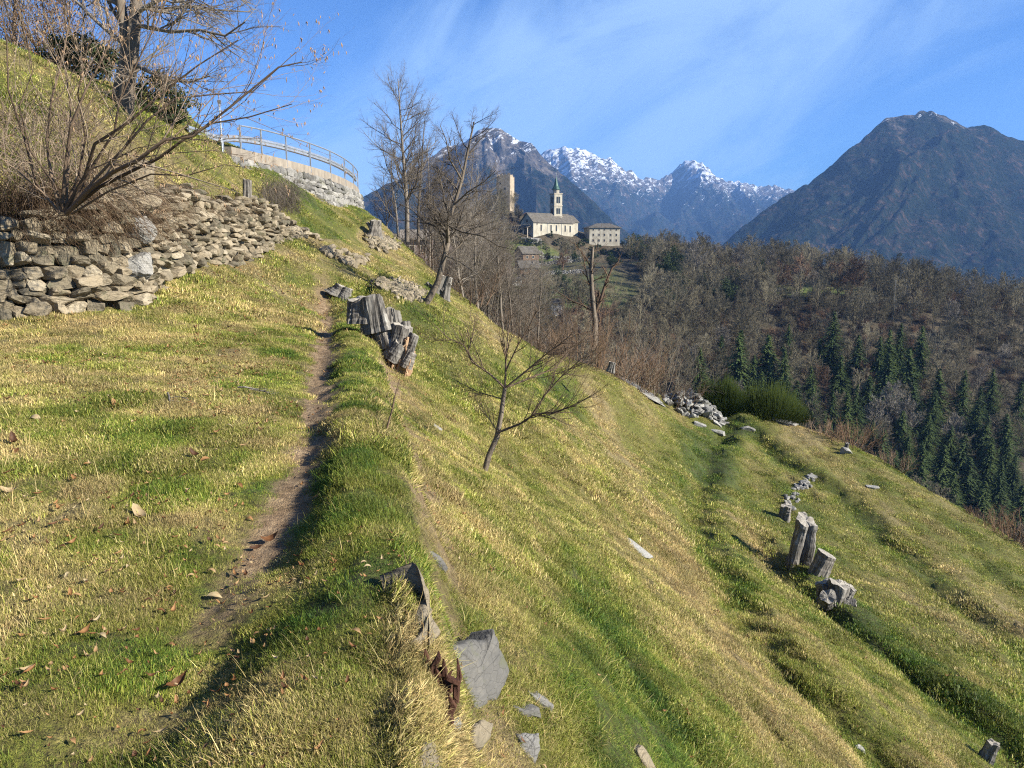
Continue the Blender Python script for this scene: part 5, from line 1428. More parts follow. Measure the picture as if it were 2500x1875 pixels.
def church():
    o = P(533.3, 236, 380); a = math.radians(40)
    def extra(e, T, roof):
        Tg = lambda v: T(np.stack([np.asarray(v)[:, 1], 9.5 - np.asarray(v)[:, 0], np.asarray(v)[:, 2]], -1))
        # lean-to porch roof and round window on the west front
        g = Geo(); v = np.array([[1.2, -3, 4.0], [8.3, -3, 4.0], [8.3, 0, 5.2], [1.2, 0, 5.2], [1.2, -3, 4.25], [8.3, -3, 4.25], [8.3, 0, 5.45], [1.2, 0, 5.45]]); g.add(Tg(v), BOXQ)
        g.build('porch_roof', M['slate'], e)
        for x in (1.5, 4.7, 8.0):
            g = Geo(); box(g, x - .2, x + .2, -2.8, -2.4, -1, 4.0, Tg); g.build('porch_column', M['trim'], e)
        g = Geo(); n = 20; t = np.linspace(0, 2 * math.pi, n, endpoint=False); v = [[4.75, -.08, 7.6]] + [[4.75 + .8 * math.cos(k), -.08, 7.6 + .8 * math.sin(k)] for k in t] + [[4.75 + .8 * math.cos(k), .1, 7.6 + .8 * math.sin(k)] for k in t]
        g.add(Tg(np.array(v)), [[1 + i, 1 + (i + 1) % n, 1 + n + (i + 1) % n, 1 + n + i] for i in range(n)], [[0, 1 + i, 1 + (i + 1) % n] for i in range(n)]); g.build('round_window', M['glass'], e)
        g = Geo(); box(g, 3.9, 5.6, -.12, .02, -.3, 2.8, Tg); g.build('door', M['timber'], e)
        for x in (9.4, 19.4):
            g = Geo(); box(g, x - .08, x + .08, -.14, .01, -2, 7.0, T); g.build('drainpipe', M['steeldark'], e)
        # choir, higher roof seen behind, and its low sunlit gable
        T2 = lambda v: T(np.asarray(v) + np.array([19.6, 1.2, 0]))
        g = Geo(); gable_body(g, 13, 8.6, 7.6, 3.2, T2); g.build('choir_wall', M['plaster'], e)
        g = Geo(); gable_roof(g, 13, 8.6, 7.6, 3.2, T2, .5); g.build('choir_roof', M['slate'], e)
    e = house('church', 'long cream church with slate roof and green spired bell tower on the hilltop', o, a, 28, 9.5, 7.1, 4.3, 'plaster',
          [(5.2, 2.6, .9, 3.0), (12.0, 2.6, .9, 3.0), (15.8, 2.6, .9, 3.0), (22.0, 2.4, .9, 3.2), (25.6, 2.2, 1.0, 3.2), (2.4, 5.6, .7, .7)], 'church', extra=extra)
    # bell tower
    c = P(555.6, 236, 397) - np.array(o); T = frame2(c, math.radians(28)); w = 4.7; H = 21.2
    g = Geo(); box(g, -w / 2, w / 2, -w / 2, w / 2, -4, H, T); tw = g.build('bell_tower', M['plaster'], e)
    g = Geo()
    for z in (H - .01, 15.2, 9.9): box(g, -w / 2 - .25, w / 2 + .25, -w / 2 - .25, w / 2 + .25, z, z + .35, T)
    g.build('cornice', M['trim'], tw)
    for z, hh in ((16.6, 3.2), (11.2, 2.8), (7.3, 1.6)):
        for s in (0, 1):
            Ts = (lambda v, s=s: T(np.asarray(v) + np.array([0, -w / 2, 0]))) if s == 0 else (lambda v: T(np.stack([-w / 2 + np.asarray(v)[:, 1], -np.asarray(v)[:, 0], np.asarray(v)[:, 2]], -1)))
            for x in (-.62, .62):
                g = Geo(); box(g, x - .5, x + .5, -.06, .05, z, z + hh, Ts); g.build('belfry_opening', M['glass'], tw)
    g = Geo(); n = 8; t = np.linspace(0, 2 * math.pi, n, endpoint=False) + math.pi / 8
    def ring(r, z): return np.stack([r * np.cos(t), r * np.sin(t), np.full(n, z)], -1)
    v = np.concatenate([ring(1.7, H + .3), ring(1.7, H + 2.4)]); g.add(T(v), [[i, (i + 1) % n, n + (i + 1) % n, n + i] for i in range(n)]); g.build('lantern', M['plaster'], tw)
    g = Geo(); v = np.concatenate([ring(2.25, H + 2.3), ring(1.25, H + 4.2), ring(.6, H + 6.8), [[0, 0, H + 9.4]]])
    g.add(T(v), [[k * n + i, k * n + (i + 1) % n, (k + 1) * n + (i + 1) % n, (k + 1) * n + i] for k in range(2) for i in range(n)], [[2 * n + i, 2 * n + (i + 1) % n, 3 * n] for i in range(n)]); sp = g.build('spire', M['copper'], tw)
    g = Geo(); box(g, -.06, .06, -.06, .06, H + 9.2, H + 11, T); box(g, -.45, .45, -.05, .05, H + 10.2, H + 10.34, T); g.build('cross', M['steeldark'], sp)
church()
def convent():
    o = P(589.3, 242, 398); T = frame2((0, 0, 0), math.radians(10)); e = empty('convent_building', o, 'square cream building with rows of small windows and a hipped roof right of the church', 'building')
    L, W, H, R = 16.6, 11, 7.4, 2.4
    g = Geo(); v = np.array([[0, 0, -5], [L, 0, -5], [L, W, -5], [0, W, -5], [0, 0, H], [L, 0, H], [L, W, H], [0, W, H]]); g.add(T(v), [[0, 1, 5, 4], [1, 2, 6, 5], [2, 3, 7, 6], [3, 0, 4, 7]]); g.build('wall', M['plaster'], e)
    g = Geo(); k = .7; v = np.array([[-k, -k, H - .2], [L + k, -k, H - .2], [L + k, W + k, H - .2], [-k, W + k, H - .2], [-k, -k, H + .15], [L + k, -k, H + .15], [L + k, W + k, H + .15], [-k, W + k, H + .15], [W / 2, W / 2, H + R], [L - W / 2 + 1.5, W / 2, H + R]])
    g.add(T(v), [[0, 3, 2, 1], [0, 1, 5, 4], [1, 2, 6, 5], [2, 3, 7, 6], [3, 0, 4, 7], [4, 5, 9, 8], [6, 7, 8, 9]], [[7, 4, 8], [5, 6, 9]]); g.build('roof', M['slate'], e)
    for z, w, h in ((5.9, .7, .7), (3.1, .8, 1.2), (.2, .9, 1.2)):
        for x in (2.1, 5.2, 8.2, 11.6, 14.7): window(e, T, x, z, w, h)
    Tg = lambda v: T(np.stack([np.asarray(v)[:, 1], W - np.asarray(v)[:, 0], np.asarray(v)[:, 2]], -1))
    for z, w, h in ((5.9, .7, .7), (3.1, .8, 1.2)):
        for x in (2.0, 5.2, 8.4): window(e, Tg, x, z, w, h)
convent()
def castle():
    o = P(509.8, 212, 420); T = frame2((0, 0, 0), math.radians(-12)); e = empty('castle_tower', o, 'tall ruined square stone castle tower rising above the church', 'tower')
    r = np.random.RandomState(801); g = Geo(); w1, w2, H = 7.4, 12, 19.8
    # ragged top edge: walls as strips of uneven height
    def wall_strip(p0, p1, n, th):
        hs = H + .5 * r.randn(n + 1) - np.where(r.rand(n + 1) < .2, .9, 0)
        p0 = np.array(p0, float); p1 = np.array(p1, float); d = (p1 - p0); nn = np.array([-d[1], d[0]]) / np.linalg.norm(d) * th; V = []; Q = []
        for i in range(n + 1):
            p = p0 + d * i / n; V += [[p[0], p[1], -8], [p[0], p[1], hs[i]], [p[0] + nn[0], p[1] + nn[1], hs[i]], [p[0] + nn[0], p[1] + nn[1], -8]]
        for i in range(n):
            a = i * 4; b = a + 4; Q += [[a, b, b + 1, a + 1], [a + 1, b + 1, b + 2, a + 2], [a + 2, b + 2, b + 3, a + 3]]
        Q += [[0, 1, 2, 3], [n * 4 + 3, n * 4 + 2, n * 4 + 1, n * 4]]
        g.add(T(np.array(V)), Q)
    wall_strip((-w1, 0), (0, 0), 12, 1.2); wall_strip((0, 0.002), (0.0, w2), 9, 1.2); wall_strip((0.003, w2), (-w1, w2), 12, 1.2); wall_strip((-w1 + .004, w2), (-w1 + .004, 0), 9, 1.2)
    g.build('wall', M['towerst'], e)
    for x, z in ((-5.2, 15), (-2.6, 12), (-5.6, 8.5), (-3, 4)):
        g2 = Geo(); box(g2, x - .35, x + .35, -.06, .1, z, z + 1.1, T); g2.build('window', M['glass'], e)
castle()
def chalet():
    o = P(520.5, 280, 300)
    def extra(e, T, roof):
        g = Geo(); box(g, 1.0, 7.0, -1.3, -.01, 2.3, 2.5, T); box(g, 1.0, 7.0, -1.3, -1.2, 2.5, 3.3, T); g.build('balcony', M['timber'], e)
        g = Geo(); box(g, 5.6, 6.2, 2, 2.6, 5, 7.4, T); g.build('chimney', M['concrete'], roof)
    house('chalet', 'dark timber chalet with white ground floor among the gardens below the church', o, math.radians(12), 7.6, 7, 5.0, 2.4, 'timber', [(2.2, 3.1, 1.0, 1.1), (5.0, 3.1, 1.0, 1.1), (2.2, .6, .9, 1.2), (5.2, .6, .9, 1.2)], extra=extra)
    o = P(512, 283, 296); house('shed', 'low white shed beside the timber chalet', o, math.radians(5), 4.0, 3, 1.6, .5, 'white', [(1.2, .3, .7, .8), (2.8, .3, .7, .8)], 'shed')
    house('house', 'brown gabled house roof showing behind the timber chalet', P(523, 263, 322), math.radians(30), 8, 7, 4.2, 2.6, 'timber', [(2, 2, 1, 1), (5, 2, 1, 1)])
    o = P(551, 322, 232); house('hut', 'small white cubic hut with a slate roof among bushes below the gardens', o, math.radians(8), 3.9, 3.6, 6.0, .9, 'white', [(1.9, 3.2, .6, .8)], 'hut')
    house('outbuilding', 'grey roofed low outbuilding left of the white hut', P(537, 316, 234), math.radians(8), 3.4, 3.2, 2.6, .9, 'pink', [(1.6, .8, .7, .8)], 'shed')
    house('house', 'pinkish house with a pale hipped roof behind the bare branches', P(448, 258, 230), math.radians(12), 13, 8, 5.6, 2.2, 'pink', [(2, 3.6, 1, 1.3), (5, 3.6, 1, 1.3), (7.6, 3.6, 1, 1.3), (2, .8, 1, 1.3), (5, .8, 1, 1.3)], roofmat='concrete')
    house('house', 'grey house end half hidden behind the foot of the tallest tree', P(404, 262, 110), math.radians(5), 4.2, 5, 3.4, 1.0, 'pink', [(1.2, 1.4, .6, .9), (2.8, 1.4, .6, .9)], roofmat='concrete')
    house('house', 'low pale house glimpsed between trunks left of the chalet', P(493, 268, 280), math.radians(15), 7, 6, 3.6, 1.6, 'pink', [(2, 1.4, .9, 1), (5, 1.4, .9, 1)])
chalet()
def terrace_walls():
    for i, (pts, lab) in enumerate([([(518, 262, 335), (545, 262, 338), (580, 264, 340)], 'upper grey garden terrace wall below the church'), ([(536, 256, 352), (560, 257, 353), (590, 259, 354)], 'pale rocky garden wall nearest to the church platform'),
                               ([(520, 270, 318), (548, 271, 318), (582, 272, 320)], 'lower grey garden terrace wall above the small conifer')]):
        r = np.random.RandomState(820 + i); g = Geo()
        a = np.array([P(*p) for p in pts])
        for k in range(230):
            s = r.rand() * (len(a) - 1); j = min(int(s), len(a) - 2); p = a[j] + (a[j + 1] - a[j]) * (s - j); p = p.copy(); p[2] = hz(p[0], p[1]) + 1.5 * r.rand() - .1; rock(g, r, p, (.9, .8, .5), rotm(0, 0, r.rand() * 6), ICO1, 6, .02)
        tag(g.build('garden_wall', M['greyrock'], None, False, a[1]), lab, 'wall')
    # the retaining wall and rocks that carry the church
    r = np.random.RandomState(830); g = Geo(); a = np.array([P(519, 238, 378), P(533, 238.5, 376), P(556, 239, 392), P(580, 242, 404)])
    for k in range(900):
        s = r.rand() * 3; j = min(int(s), 2); p = a[j] + (a[j + 1] - a[j]) * (s - j) + np.array([0, -2.6 * r.rand() + .3, -5.2 * r.rand() - .1]); rock(g, r, p, (1.3, 1.2, .8), rotm(.2 * r.randn(), .2 * r.randn(), r.rand() * 6), ICO1, 6, .03)
    tag(g.build('church_terrace_wall', M['greyrock'], None, False, a[1]), 'ivy grown retaining wall under the church platform', 'wall')
    r = np.random.RandomState(840)
    for i, u in enumerate([517, 521, 526, 531, 536, 541, 546, 551, 556, 561, 566, 571, 576, 581, 586, 592, 598, 604, 610, 616, 622, 628, 633]):
        b = P(u, 243 + 3 * r.rand(), (373 if u < 550 else 384 if u < 580 else 392) + 2 * r.randn()); leafy('hedge_bush', 'dark evergreen bush on the rocks under the church platform', (b[0], b[1], hz(b[0], b[1]) - .3), (3.6, 3, 2.2 + 1.6 * r.rand()), 700, M['ivy'], 841 + i, .22, group='evergreen bushes under the church')
    white = P(537, 254, 356); r = np.random.RandomState(860); g = Geo()
    for k in range(26): rock(g, r, white + r.randn(3) * np.array([1.0, .6, .5]) + np.array([0, 0, .6]), (1.1, 1, .8), rotm(0, .3, r.rand() * 6), ICO1, 6, .03)
    tag(g.build('rock_outcrop', M['palerock'], None, False, white), 'white rocky outcrop in the gardens below the church nave', 'rock')
    o = P(897, 276, 268); o[2] = hz(o[0], o[1]); house('wayside_shrine', 'tiny white wayside shrine standing out on the wooded crest', o, math.radians(10), 1.0, 1.0, 3.2, .6, 'white', [], 'shrine')
    # slim poles
    for i, (u, v, Y, H, lab) in enumerate([(541, 262, 345, 9, 'thin grey pole in the gardens below the nave'), (629, 250, 352, 11, 'tall thin pole right of the convent building'), (897, 268, 262, 14, 'thin mast on the wooded crest above the shrine')]):
        b = P(u, v, Y); b[2] = hz(b[0], b[1]); e = empty('pole', b, lab, 'pole'); g = Geo(); tubes(g, [(np.array([[0, 0, -.5], [0, 0, H]]), np.array([.12, .07]), 6)]); g.build('shaft', M['steeldark'], e); g = Geo(); box(g, -.4, .4, -.06, .06, H - .8, H - .66); g.build('crossarm', M['steeldark'], e)
    # dark topiary-like tree on the crest
    b = P(664, 246, 345); b[2] = hz(b[0], b[1]); leafy('round_tree', 'dark clipped round tree on the crest right of the convent', b + np.array([0, 0, 1.5]), (7, 6, 4.2), 1800, M['ivy'], 871, .28, 'tree', trunk=.2)
terrace_walls()

# ------------------------------------------------------------------ road wall and guardrail
WALLP = [(226, 146, 25.5), (250, 149, 27.5), (275, 153, 29.5), (300, 160, 31.5), (322, 167, 33.5), (341, 176, 36), (354, 184, 39), (358, 191, 42)]
def road_wall():
    a = np.array([P(*p) for p in WALLP]); a[:, 2] = np.linspace(a[0, 2], a[-1, 2], len(a)) * .5 + a[:, 2] * .5
    # smooth
    s = np.linspace(0, len(a) - 1, 90); k = np.arange(len(a)); c = np.stack([np.interp(s, k, a[:, i]) for i in range(3)], -1)
    ker = np.ones(9) / 9; c = np.stack([np.convolve(np.pad(c[:, i], 4, 'edge'), ker, 'valid') for i in range(3)], -1)
    d = np.gradient(c, axis=0); d[:, 2] = 0; d /= np.linalg.norm(d, axis=1)[:, None]; nrm = np.stack([d[:, 1], -d[:, 0], 0 * d[:, 0]], -1)  # outward, to the right
    top = c
    e = empty('road_retaining_wall', top[40], 'curved grey masonry retaining wall with a concrete coping under the guardrail', 'wall')
    o = top[40]
    def swept(sec):
        g = Geo(); m = len(sec); V = []
        for i in range(len(top)):
            for (n, z) in sec: V.append(top[i] + nrm[i] * n + np.array([0, 0, z]) - o)
        q = []
        for i in range(len(top) - 1):
            for j in range(m): q.append([i * m + j, (i + 1) * m + j, (i + 1) * m + (j + 1) % m, i * m + (j + 1) % m])
        g.add(V, q); L = (len(top) - 1) * m
        if m == 4: g.add([V[k] for k in range(4)] + [V[L + k] for k in range(4)], [[0, 1, 2, 3], [7, 6, 5, 4]])
        return g
    swept([(.10, 0), (-.45, 0), (-.45, -.34), (.10, -.34)]).build('coping', M['concrete'], e)
    swept([(0, -.35), (-.6, -.35), (-.6, -5), (.6, -5)]).build('backing', M['soil'], e)
    g = Geo(); r = np.random.RandomState(901); cum = np.concatenate([[0], np.cumsum(np.linalg.norm(np.diff(top, axis=0), axis=1))])
    z = -.36
    while z > -4.6:
        h = .15 + .16 * r.rand(); q = -r.rand()
        while q < cum[-1]:
            l = .2 + .5 * r.rand(); sc = min(max(q + l / 2, 0), cum[-1]); q += l
            p = np.array([np.interp(sc, cum, top[:, i]) for i in range(3)]); n = np.array([np.interp(sc, cum, nrm[:, i]) for i in range(3)])
            p = p + n * (.02 + .13 * (-z)) + np.array([0, 0, z - h / 2]) - o
            rock(g, r, p, (l * 1.05, .4, h * 1.15), rotm(.1 * r.randn(), .16 * r.randn(), math.atan2(n[0], -n[1]) + 0 * r.randn()), ICO1, 7, .02)
        z -= h * .96
    g.build('stonework', M['greyrock'], e)
    # road behind the wall
    g = Geo(); V = []
    for i in range(len(top)): V += [top[i] - nrm[i] * .44 + np.array([0, 0, -.06]), top[i] - nrm[i] * 6.5 + np.array([0, 0, -.05]), top[i] - nrm[i] * 6.6 + np.array([0, 0, -.8])]
    g.add(V, [[3 * i + j, 3 * i + 3 + j, 3 * i + 4 + j, 3 * i + 1 + j] for i in range(len(top) - 1) for j in (0, 1)])
    tag(g.build('road', M['asphalt']), 'asphalt road bend behind the retaining wall', None, None, 'structure')
    # guardrail
    G = [(188, 128, 22.5), (206, 134, 24), (222, 139, 25.3), (240, 138, 26.6), (262, 141.5, 28.3), (287, 147, 30.3), (311, 154, 32.3), (331, 161, 34.4), (345, 168, 36.6), (354, 174.5, 39), (358, 180, 41.5)]
    cc = np.array([P(*p) for p in G]); s = np.linspace(0, len(cc) - 1, 80); k = np.arange(len(cc)); R3 = np.stack([np.interp(s, k, cc[:, i]) for i in range(3)], -1)
    R3 = np.stack([np.convolve(np.pad(R3[:, i], 3, 'edge'), np.ones(7) / 7, 'valid') for i in range(3)], -1)
    ge = empty('guardrail', R3[40], 'grey steel guardrail with posts and a handrail along the road bend', 'guardrail'); o = R3[40]
    dd = np.gradient(R3, axis=0); dd[:, 2] = 0; dd /= np.linalg.norm(dd, axis=1)[:, None]; nn = np.stack([dd[:, 1], -dd[:, 0], 0 * dd[:, 0]], -1)
    sec = [(-.03, .12), (.03, .09), (.03, .03), (-.03, 0), (.03, -.03), (.03, -.09), (-.03, -.12), (-.05, -.12), (.01, -.09), (.01, -.03), (-.05, 0), (.01, .03), (.01, .09), (-.05, .12)]
    g = Geo(); m = len(sec); V = [R3[i] - nn[i] * .08 + nn[i] * a + np.array([0, 0, b]) - o for i in range(80) for a, b in sec]
    g.add(V, [[i * m + j, (i + 1) * m + j, (i + 1) * m + (j + 1) % m, i * m + (j + 1) % m] for i in range(79) for j in range(m)]); g.build('rail', M['steel'], ge)
    # handrail only from the fourth post on
    i0 = 24; g = Geo(); tubes(g, [(R3[i0:] + np.array([0, 0, .42]) - o, np.full(80 - i0, .028), 6)]); g.build('handrail', M['steel'], ge)
    for t in (1.0, 2.0, 3.0, 3.95, 4.95, 5.95, 6.95, 7.95, 8.9, 9.9):
        p = np.array([np.interp(t, k, cc[:, i]) for i in range(3)]) - o; g = Geo(); box(g, p[0] - .025, p[0] + .025, p[1] + .0, p[1] + .07, p[2] - .75, p[2] + (.44 if t > 2.5 else .15)); g.build('post', M['steel'], ge)
    b = P(222, 143, 25.2); e2 = empty('pole', b, 'thin steel pole standing behind the guardrail at its left end', 'pole'); g = Geo(); tubes(g, [(np.array([[0, 0, -1.], [0, 0, 1.25]]), np.array([.03, .025]), 6)]); g.build('shaft', M['steel'], e2)
    g = Geo(); box(g, -.05, .05, -.03, .03, 1.22, 1.32); g.build('cap', M['steeldark'], e2)
road_wall()
# ------------------------------------------------------------------ old stumps
def stump_parts(parent, c, H, R, seed, axis=(0, 0, 1), flare=.35, flutes=.12, mat='dead', top=True, slope=.12, sub='trunk', Rt=None, k=28):
    r = np.random.RandomState(seed); ax = np.array(axis, float); ax /= np.linalg.norm(ax)
    q = Vector((0, 0, 1)).rotation_difference(Vector(ax)).to_matrix(); Q = np.array(q); k = 52
    th = np.linspace(0, 2 * math.pi, k, endpoint=False); ph = r.rand(4) * 6.28
    def wrapd(a): return (a + math.pi) % (2 * math.pi) - math.pi
    prof = 1 + flutes * (np.sin(2 * th + ph[3]) * .35 + np.sin(3 * th + ph[0]) * .5 + np.sin(5 * th + ph[1]) * .35 + np.sin(9 * th + ph[2]) * .12) + .02 * r.randn(k)
    cuts = [(r.rand() * 6.28, .05 + .13 * r.rand() * (flutes > .08), .07 + .08 * r.rand(), r.rand()) for _ in range(7)]
    n = 14; rings = []
    rim = slope * R * np.cos(th + ph[3]) + .10 * R * np.sin(4 * th + ph[1]) * (flutes > .1) + .012 * R * r.randn(k)
    for i in range(n):
        s = i / (n - 1); rad = R * (1 + flare * (1 - s) ** 2.2) * (1 + .025 * r.randn())
        pr = 1 + (prof - 1) * (1.7 - .9 * s)
        for ca, cd, cw, cs in cuts:
            pr = pr - cd * np.exp(-(wrapd(th - ca - .25 * (s - .5) * cs) / cw) ** 2) * (1 - .5 * abs(s - cs))
        pr = pr + .03 * vnoise(th * 6 + ph[0], np.full(k, s * 2.5), seed) * 2
        z = H * s + rim * s ** 3
        rings.append(np.stack([rad * pr * np.cos(th + .2 * s), rad * pr * np.sin(th + .2 * s), z], -1))
    rings = np.array(rings); g = Geo(); V = rings.reshape(-1, 3) @ Q.T + np.array(c)
    g.add(V, gridq(n, k, True)); g.build(sub, M[mat], parent, False)
    if top:
        t = rings[-1]; cen = t.mean(0); in_ = cen + (t - cen) * .55 + np.array([0, 0, .006]) + r.randn(k, 1) * np.array([[0, 0, .004]])
        g = Geo(); V = np.concatenate([t + np.array([0, 0, .002]), in_, [cen - np.array([0, 0, .06 * R])]]) @ Q.T + np.array(c)
        g.add(V, [[i, (i + 1) % k, k + (i + 1) % k, k + i] for i in range(k)], [[k + i, k + (i + 1) % k, 2 * k] for i in range(k)]); g.build('cut_face', M['cut'], parent, False)
def stump(name, label, u, vb, vt, wpx, seed, lean=(0, 0, 1), y0=1.2, Y=None, cat='tree stump', group=None, limbs=(), **kw):
    b = hit(u, vb, y0) if Y is None else P(u, vb, Y)
    if b is None: b = P(u, vb, 30)
    d = math.hypot(b[1], b[2]); px = d / FPX; H = (vb - vt) * px; R = wpx * px / 2
    e = empty(name, b, label, cat, group)
    stump_parts(e, (0, 0, -.12 * H), H * 1.12, R * .8, seed, lean, **kw)
    for i, (off, ax, h, rr) in enumerate(limbs):
        stump_parts(e, np.array(off) * R, h * R, rr * R, seed + 10 + i, ax, sub='limb', flare=.25)
    return e
# the row of stumps on the right of the meadow
stump('tree_stump', 'tall pale fluted tree stump, the biggest of the row on the right of the meadow', 797, 562, 519, 25, 951, (.12, 0, 1), flutes=.3, flare=.25, slope=.3)
stump('tree_stump', 'short dark stump right behind the tallest stump of the row', 802, 530, 513, 9, 952, (0, 0, 1))
stump('tree_stump', 'rotten dark stump top just uphill of the tallest stump of the row', 784, 520, 505, 14, 953, (.1, 0, 1), mat='deadfar', flutes=.3)
stump('tree_stump', 'little stump with a pale cut face at the foot of the tallest one', 800, 563, 551, 12, 954, (0, 0, 1))
stump('tree_stump', 'brown barked short round stump between the tallest stump and the clustered one', 817, 574, 552, 22, 955, (.35, 0, 1), mat='deadfar', flutes=.05, flare=.1)
stump('tree_stump', 'knotted pale clustered stump with several cut limbs, lowest of the row', 834, 602, 582, 24, 956, (.15, -.1, 1), flutes=.2, flare=.1,
      limbs=(((-.75, -.5, .3), (-.25, -.6, .8), .9, .6), ((.75, .1, .3), (.5, 0, 1), 1.1, .55), ((-.35, .5, .5), (-.4, .2, 1), 1.0, .6), ((.5, -.6, .1), (.9, -.3, .2), .9, .35)))
stump('tree_stump', 'small jagged stump alone at the bottom right of the meadow', 985, 760, 742, 13, 957, (.3, 0, 1), flutes=.2)
stump('tree_stump', 'small stump on the crest edge in front of the reddish bramble', 846, 450, 443, 5, 958, (.1, 0, 1))
stump('tree_stump', 'whitish stumps at the meadow edge below the lopped tree', 610, 371, 362, 8, 959, (.2, 0, 1))
# the upright log over the rubble wall
stump('upright_log', 'upright split log with a hollow top standing on the rubble wall', 247, 214, 182, 10, 961, (.06, 0, 1), 14, mat='deadfar', flutes=.2, flare=-.35, cat='log')
# stumps at the far end of the path
stump('tree_stump', 'flat low grey stump lying at the end of the path', 340, 296, 286, 20, 962, (.5, 0, 1), 10, flutes=.3, flare=.6)
stump('tree_stump', 'gnarled dark stump on the skyline at the end of the masonry wall', 374, 237, 221, 12, 963, (.1, 0, 1), 20, mat='deadfar', flutes=.4, flare=.3,
      limbs=(((.3, 0, 1.2), (.6, 0, 1), 1.4, .3), ((-.4, 0, 1.2), (-.6, 0, 1), 1.3, .25)))
stump('tree_stump', 'tangled pale root stump beside the leaning curved tree', 440, 296, 276, 14, 964, (.3, 0, 1), 18, flutes=.35, flare=.4,
      limbs=(((.3, -.4, .8), (.9, 0, .7), 1.6, .25), ((-.7, 0, .9), (-.7, 0, .6), 1.5, .22), ((.2, .4, 1.3), (.3, 0, 1), 1.3, .22)))
# the big cluster hanging on the bank edge
def big_stump():
    b = hit(383, 330, 7); Y = b[1] - .15; px = Y / FPX * 1.02
    Y = hit(392, 368, 5)[1] + .15; px = Y / FPX * 1.02; b = P(372, 322, Y)
    e = empty('coppice_stump', b, 'big old coppice stump with many sawn limbs clinging to the bank beside the path', 'tree stump')
    def at(u, v, d=0): return P(u, v, Y + d) - b
    L = [((362, 320), (361, 298), 30, 'deadfar', .15, .1, (.1, 0, 1)), ((378, 328), (371, 302), 25, 'dead', .22, -.05, (-.2, 0, 1)),
         ((389, 330), (386, 309), 17, 'deadfar', .15, 0, (.1, 0, 1)), ((398, 335), (393, 312), 14, 'dead', .2, 0, (.35, 0, 1)),
         ((398, 346), (402, 325), 20, 'dead', .25, -.1, (.2, -.1, 1)), ((408, 350), (413, 334), 13, 'dead', .25, -.1, (.5, -.1, 1)),
         ((392, 358), (400, 344), 17, 'dead', .2, -.25, (-.3, -.5, .8)), ((404, 364), (410, 351), 15, 'deadfar', .25, -.2, (.6, -.2, 1)),
         ((386, 346), (380, 332), 16, 'deadfar', .2, -.1, (-.3, -.2, 1)), ((408, 342), (405, 322), 9, 'dead', .2, 0, (.2, 0, 1))]
    gm = Geo(); rock(gm, np.random.RandomState(985), at(388, 340, .12), (44 * px, .55, 40 * px), rotm(.1, .6, .1), ICO3, 9, .04); gm.build('stump_base', M['deadfar'], e)
    for i, (p0, p1, w, mt, fl, dd, ax) in enumerate(L):
        a = at(p0[0], p0[1], dd); c = at(p1[0], p1[1], dd); v = c - a; h = np.linalg.norm(v)
        v = v + np.array([0, .02, 0])
        stump_parts(e, a - v * .15, h * 1.15, w * px / 2 * .92, 970 + i, v, mat=mt, flutes=fl, flare=.12, sub='limb', slope=.5 if i in (1, 3) else .2)
    g = Geo(); r = np.random.RandomState(981)
    rock(g, r, at(392, 362, .05), (42 * px, .45, 36 * px), rotm(.1, .5, .2), ICO3, 10, .03); g.build('root_mass', M['root'], e)
    lines = []
    for k in range(26):
        a = at(386 + 22 * r.rand(), 335 + 30 * r.rand(), -.15 - .15 * r.rand()); d = np.array([-.25 + .3 * r.randn(), -.1, -1.0]); n = 5; t = np.linspace(0, 1, n)[:, None]
        pts = a + d * t * (.25 + .35 * r.rand()) + r.randn(n, 3) * .02; lines.append((pts, np.linspace(.022, .006, n) * (.6 + r.rand()), 5))
    g = Geo(); tubes(g, lines); g.build('roots', M['root'], e, True)
    g = Geo(); tubes(g, [(np.array([at(380, 366, -.1), at(382, 376, -.12), at(381, 390, -.14)]), np.array([.03, .026, .014]), 6)]); g.build('root_stub', M['cut'], e, True)
big_stump()
def dead_stem(name, label, pts, Y, r0, seed, mat='twig_brown', n=8):
    a = np.array([P(u, v, Y) for u, v in pts]); t = Tree(seed, [dict(seg=4, k=6), dict(n=n, ang=.5, len=.14, t0=.2, wig=.2, up=.05, seg=3, k=4, rr=.5), dict(n=2, ang=.5, ratio=.5, seg=2, k=3, rr=.6)])
    b = a[0]; t.branch(None, None, 0, r0, 0, a - b, .3); o = t.geo(0, 3).build(name, M[mat], None, True); o.location = tuple(b); return tag(o, label, 'plant')
h0 = hit(390, 430, 4)
dead_stem('dry_stalk', 'single dark dry weed stalk leaning on the bank left of the sapling', [(386, 432), (392, 410), (396, 392), (400, 378)], h0[1] - .2, .010, 991)
h0 = hit(406, 585, 2.2)
dead_stem('dry_stalk', 'reddish broken stalk standing on the bank above the tall rock', [(406, 590), (409, 570), (410, 556)], h0[1] - .05, .006, 992, 'far_rust', 2)
def fallen_twig(label, u, v, L, seed, az):
    h = hit(u, v, 2); t = Tree(seed, [dict(seg=7, wig=.12, up=0, k=5), dict(n=9, ang=.7, ratio=.4, t0=.15, wig=.15, up=0, seg=4, k=3, rr=.6, flat=.3), dict(n=4, ang=.7, ratio=.5, seg=2, k=3, rr=.6, flat=.3, wig=.1, up=0)])
    t.branch(np.array([0, 0, .05]), np.array([math.cos(az), math.sin(az), .02]), L, .010, 0); o = t.geo(0, 3).build('fallen_branch', M['deadfar'], None, True); o.location = tuple(h); tag(o, label, 'branch')
fallen_twig('dark fallen branch with fine twigs lying in the grass left of the path', 168, 398, 1.1, 995, -.9)
fallen_twig('small dark brown twig bundle in the grass near the left edge of the path', 238, 392, .5, 996, .3)
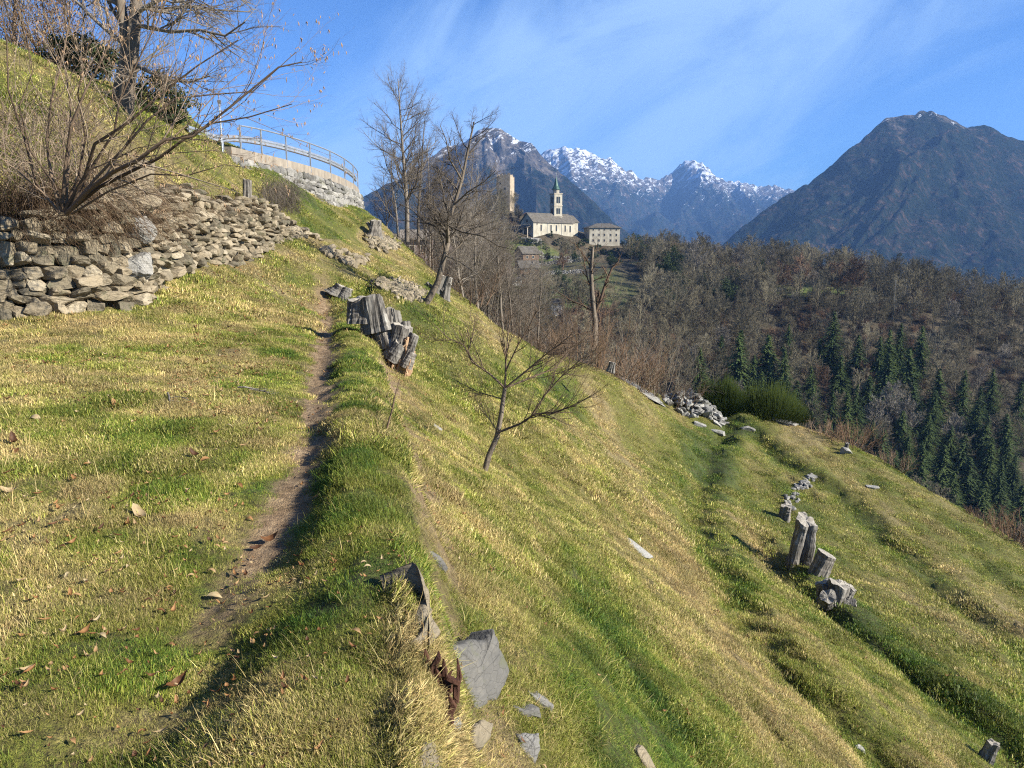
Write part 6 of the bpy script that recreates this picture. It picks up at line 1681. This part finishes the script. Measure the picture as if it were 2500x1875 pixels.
# big fallen leaves, each where it lies
BIG = [(178, 690, 24, 'large curled rust brown chestnut leaf at the bottom left', 60), (140, 518, 24, 'long dark rust leaf lit at its tip left of the path', -35), (256, 552, 14, 'round tan leaf half in shade beside a longer rust one', 30), (270, 543, 20, 'long rust leaf lying across the shaded path', 35),
       (215, 600, 16, 'pale tan leaf at the edge of the shadow below the path', 10), (85, 637, 14, 'brown leaf in the straw near the bottom left', 70), (14, 445, 16, 'pale yellow leaf at the left edge above a second one', -50), (16, 453, 14, 'broad pale yellow leaf at the left edge', -60),
       (35, 420, 16, 'tan leaf in the grass near the left edge', 0), (10, 495, 16, 'orange brown leaf on the left edge', 20), (116, 408, 14, 'pale narrow leaf right of the tan one', -40), (195, 458, 14, 'pale yellow leaf left of the path bend', -20),
       (205, 462, 12, 'small tan leaf close to the pale yellow one at the path bend', 50), (28, 675, 12, 'pale grey leaf near the left edge low down', 40), (68, 578, 8, 'small orange leaf standing up in the grass', 80), (130, 668, 9, 'little round pale leaf above the large curled one', 0),
       (250, 522, 9, 'small tan leaf on the bare soil of the path', 10), (240, 488, 10, 'dark curled leaf left of the path', -30), (357, 636, 12, 'pale green grey leaf on the shoulder right of the path', -20), (96, 656, 8, 'small brown leaf at the lower left', -70),
       (318, 500, 8, 'small dark leaf on the grassy shoulder', 60), (185, 395, 10, 'tan leaf in the grass above the fallen branch', 20), (62, 385, 10, 'tan leaf in the grass below the stone wall', -15), (546, 627, 8, 'orange leaf in the bare soil right of the big slab', 30)]
for i, (u, v, w, lab, rz) in enumerate(BIG):
    h = hit(u, v, 1.3); d = np.linalg.norm(h); L = w / FPX * d * .85
    me = leaf_mesh('fallen_leaf', 1000 + i, L, L * .42, .9, 'leaf_obj'); o = bpy.data.objects.new('fallen_leaf', me); COL.objects.link(o)
    n = gnormal(np.array([h[0]]), np.array([h[1]]))[0]; n = n + np.array([.15, -.35, 0]); n /= np.linalg.norm(n)
    q = Vector((0, 0, 1)).rotation_difference(Vector(n)).to_matrix().to_4x4() @ Matrix.Rotation(math.radians(rz), 4, 'Z')
    o.matrix_world = Matrix.Translation(Vector(tuple(h + np.array([0, 0, .02])))) @ q
    tag(o, lab, 'leaf')

# ------------------------------------------------------------------ haze
def haze():
    g = Geo(); box(g, -5200, 6500, -300, 9300, -560, 1500)
    m = bpy.data.materials.new('haze'); m.use_nodes = True; nt = m.node_tree; nt.nodes.clear()
    out = nt.nodes.new('ShaderNodeOutputMaterial'); v = nt.nodes.new('ShaderNodeVolumePrincipled')
    v.inputs['Density'].default_value = HAZE; v.inputs['Color'].default_value = (.24, .48, 1, 1); v.inputs['Anisotropy'].default_value = 0.0
    nt.links.new(v.outputs[0], out.inputs['Volume'])
    o = g.build('haze', m); tag(o, 'thin blue air between the viewer and the far mountains', None, None, 'stuff')
HAZE = 8.5e-5
haze()
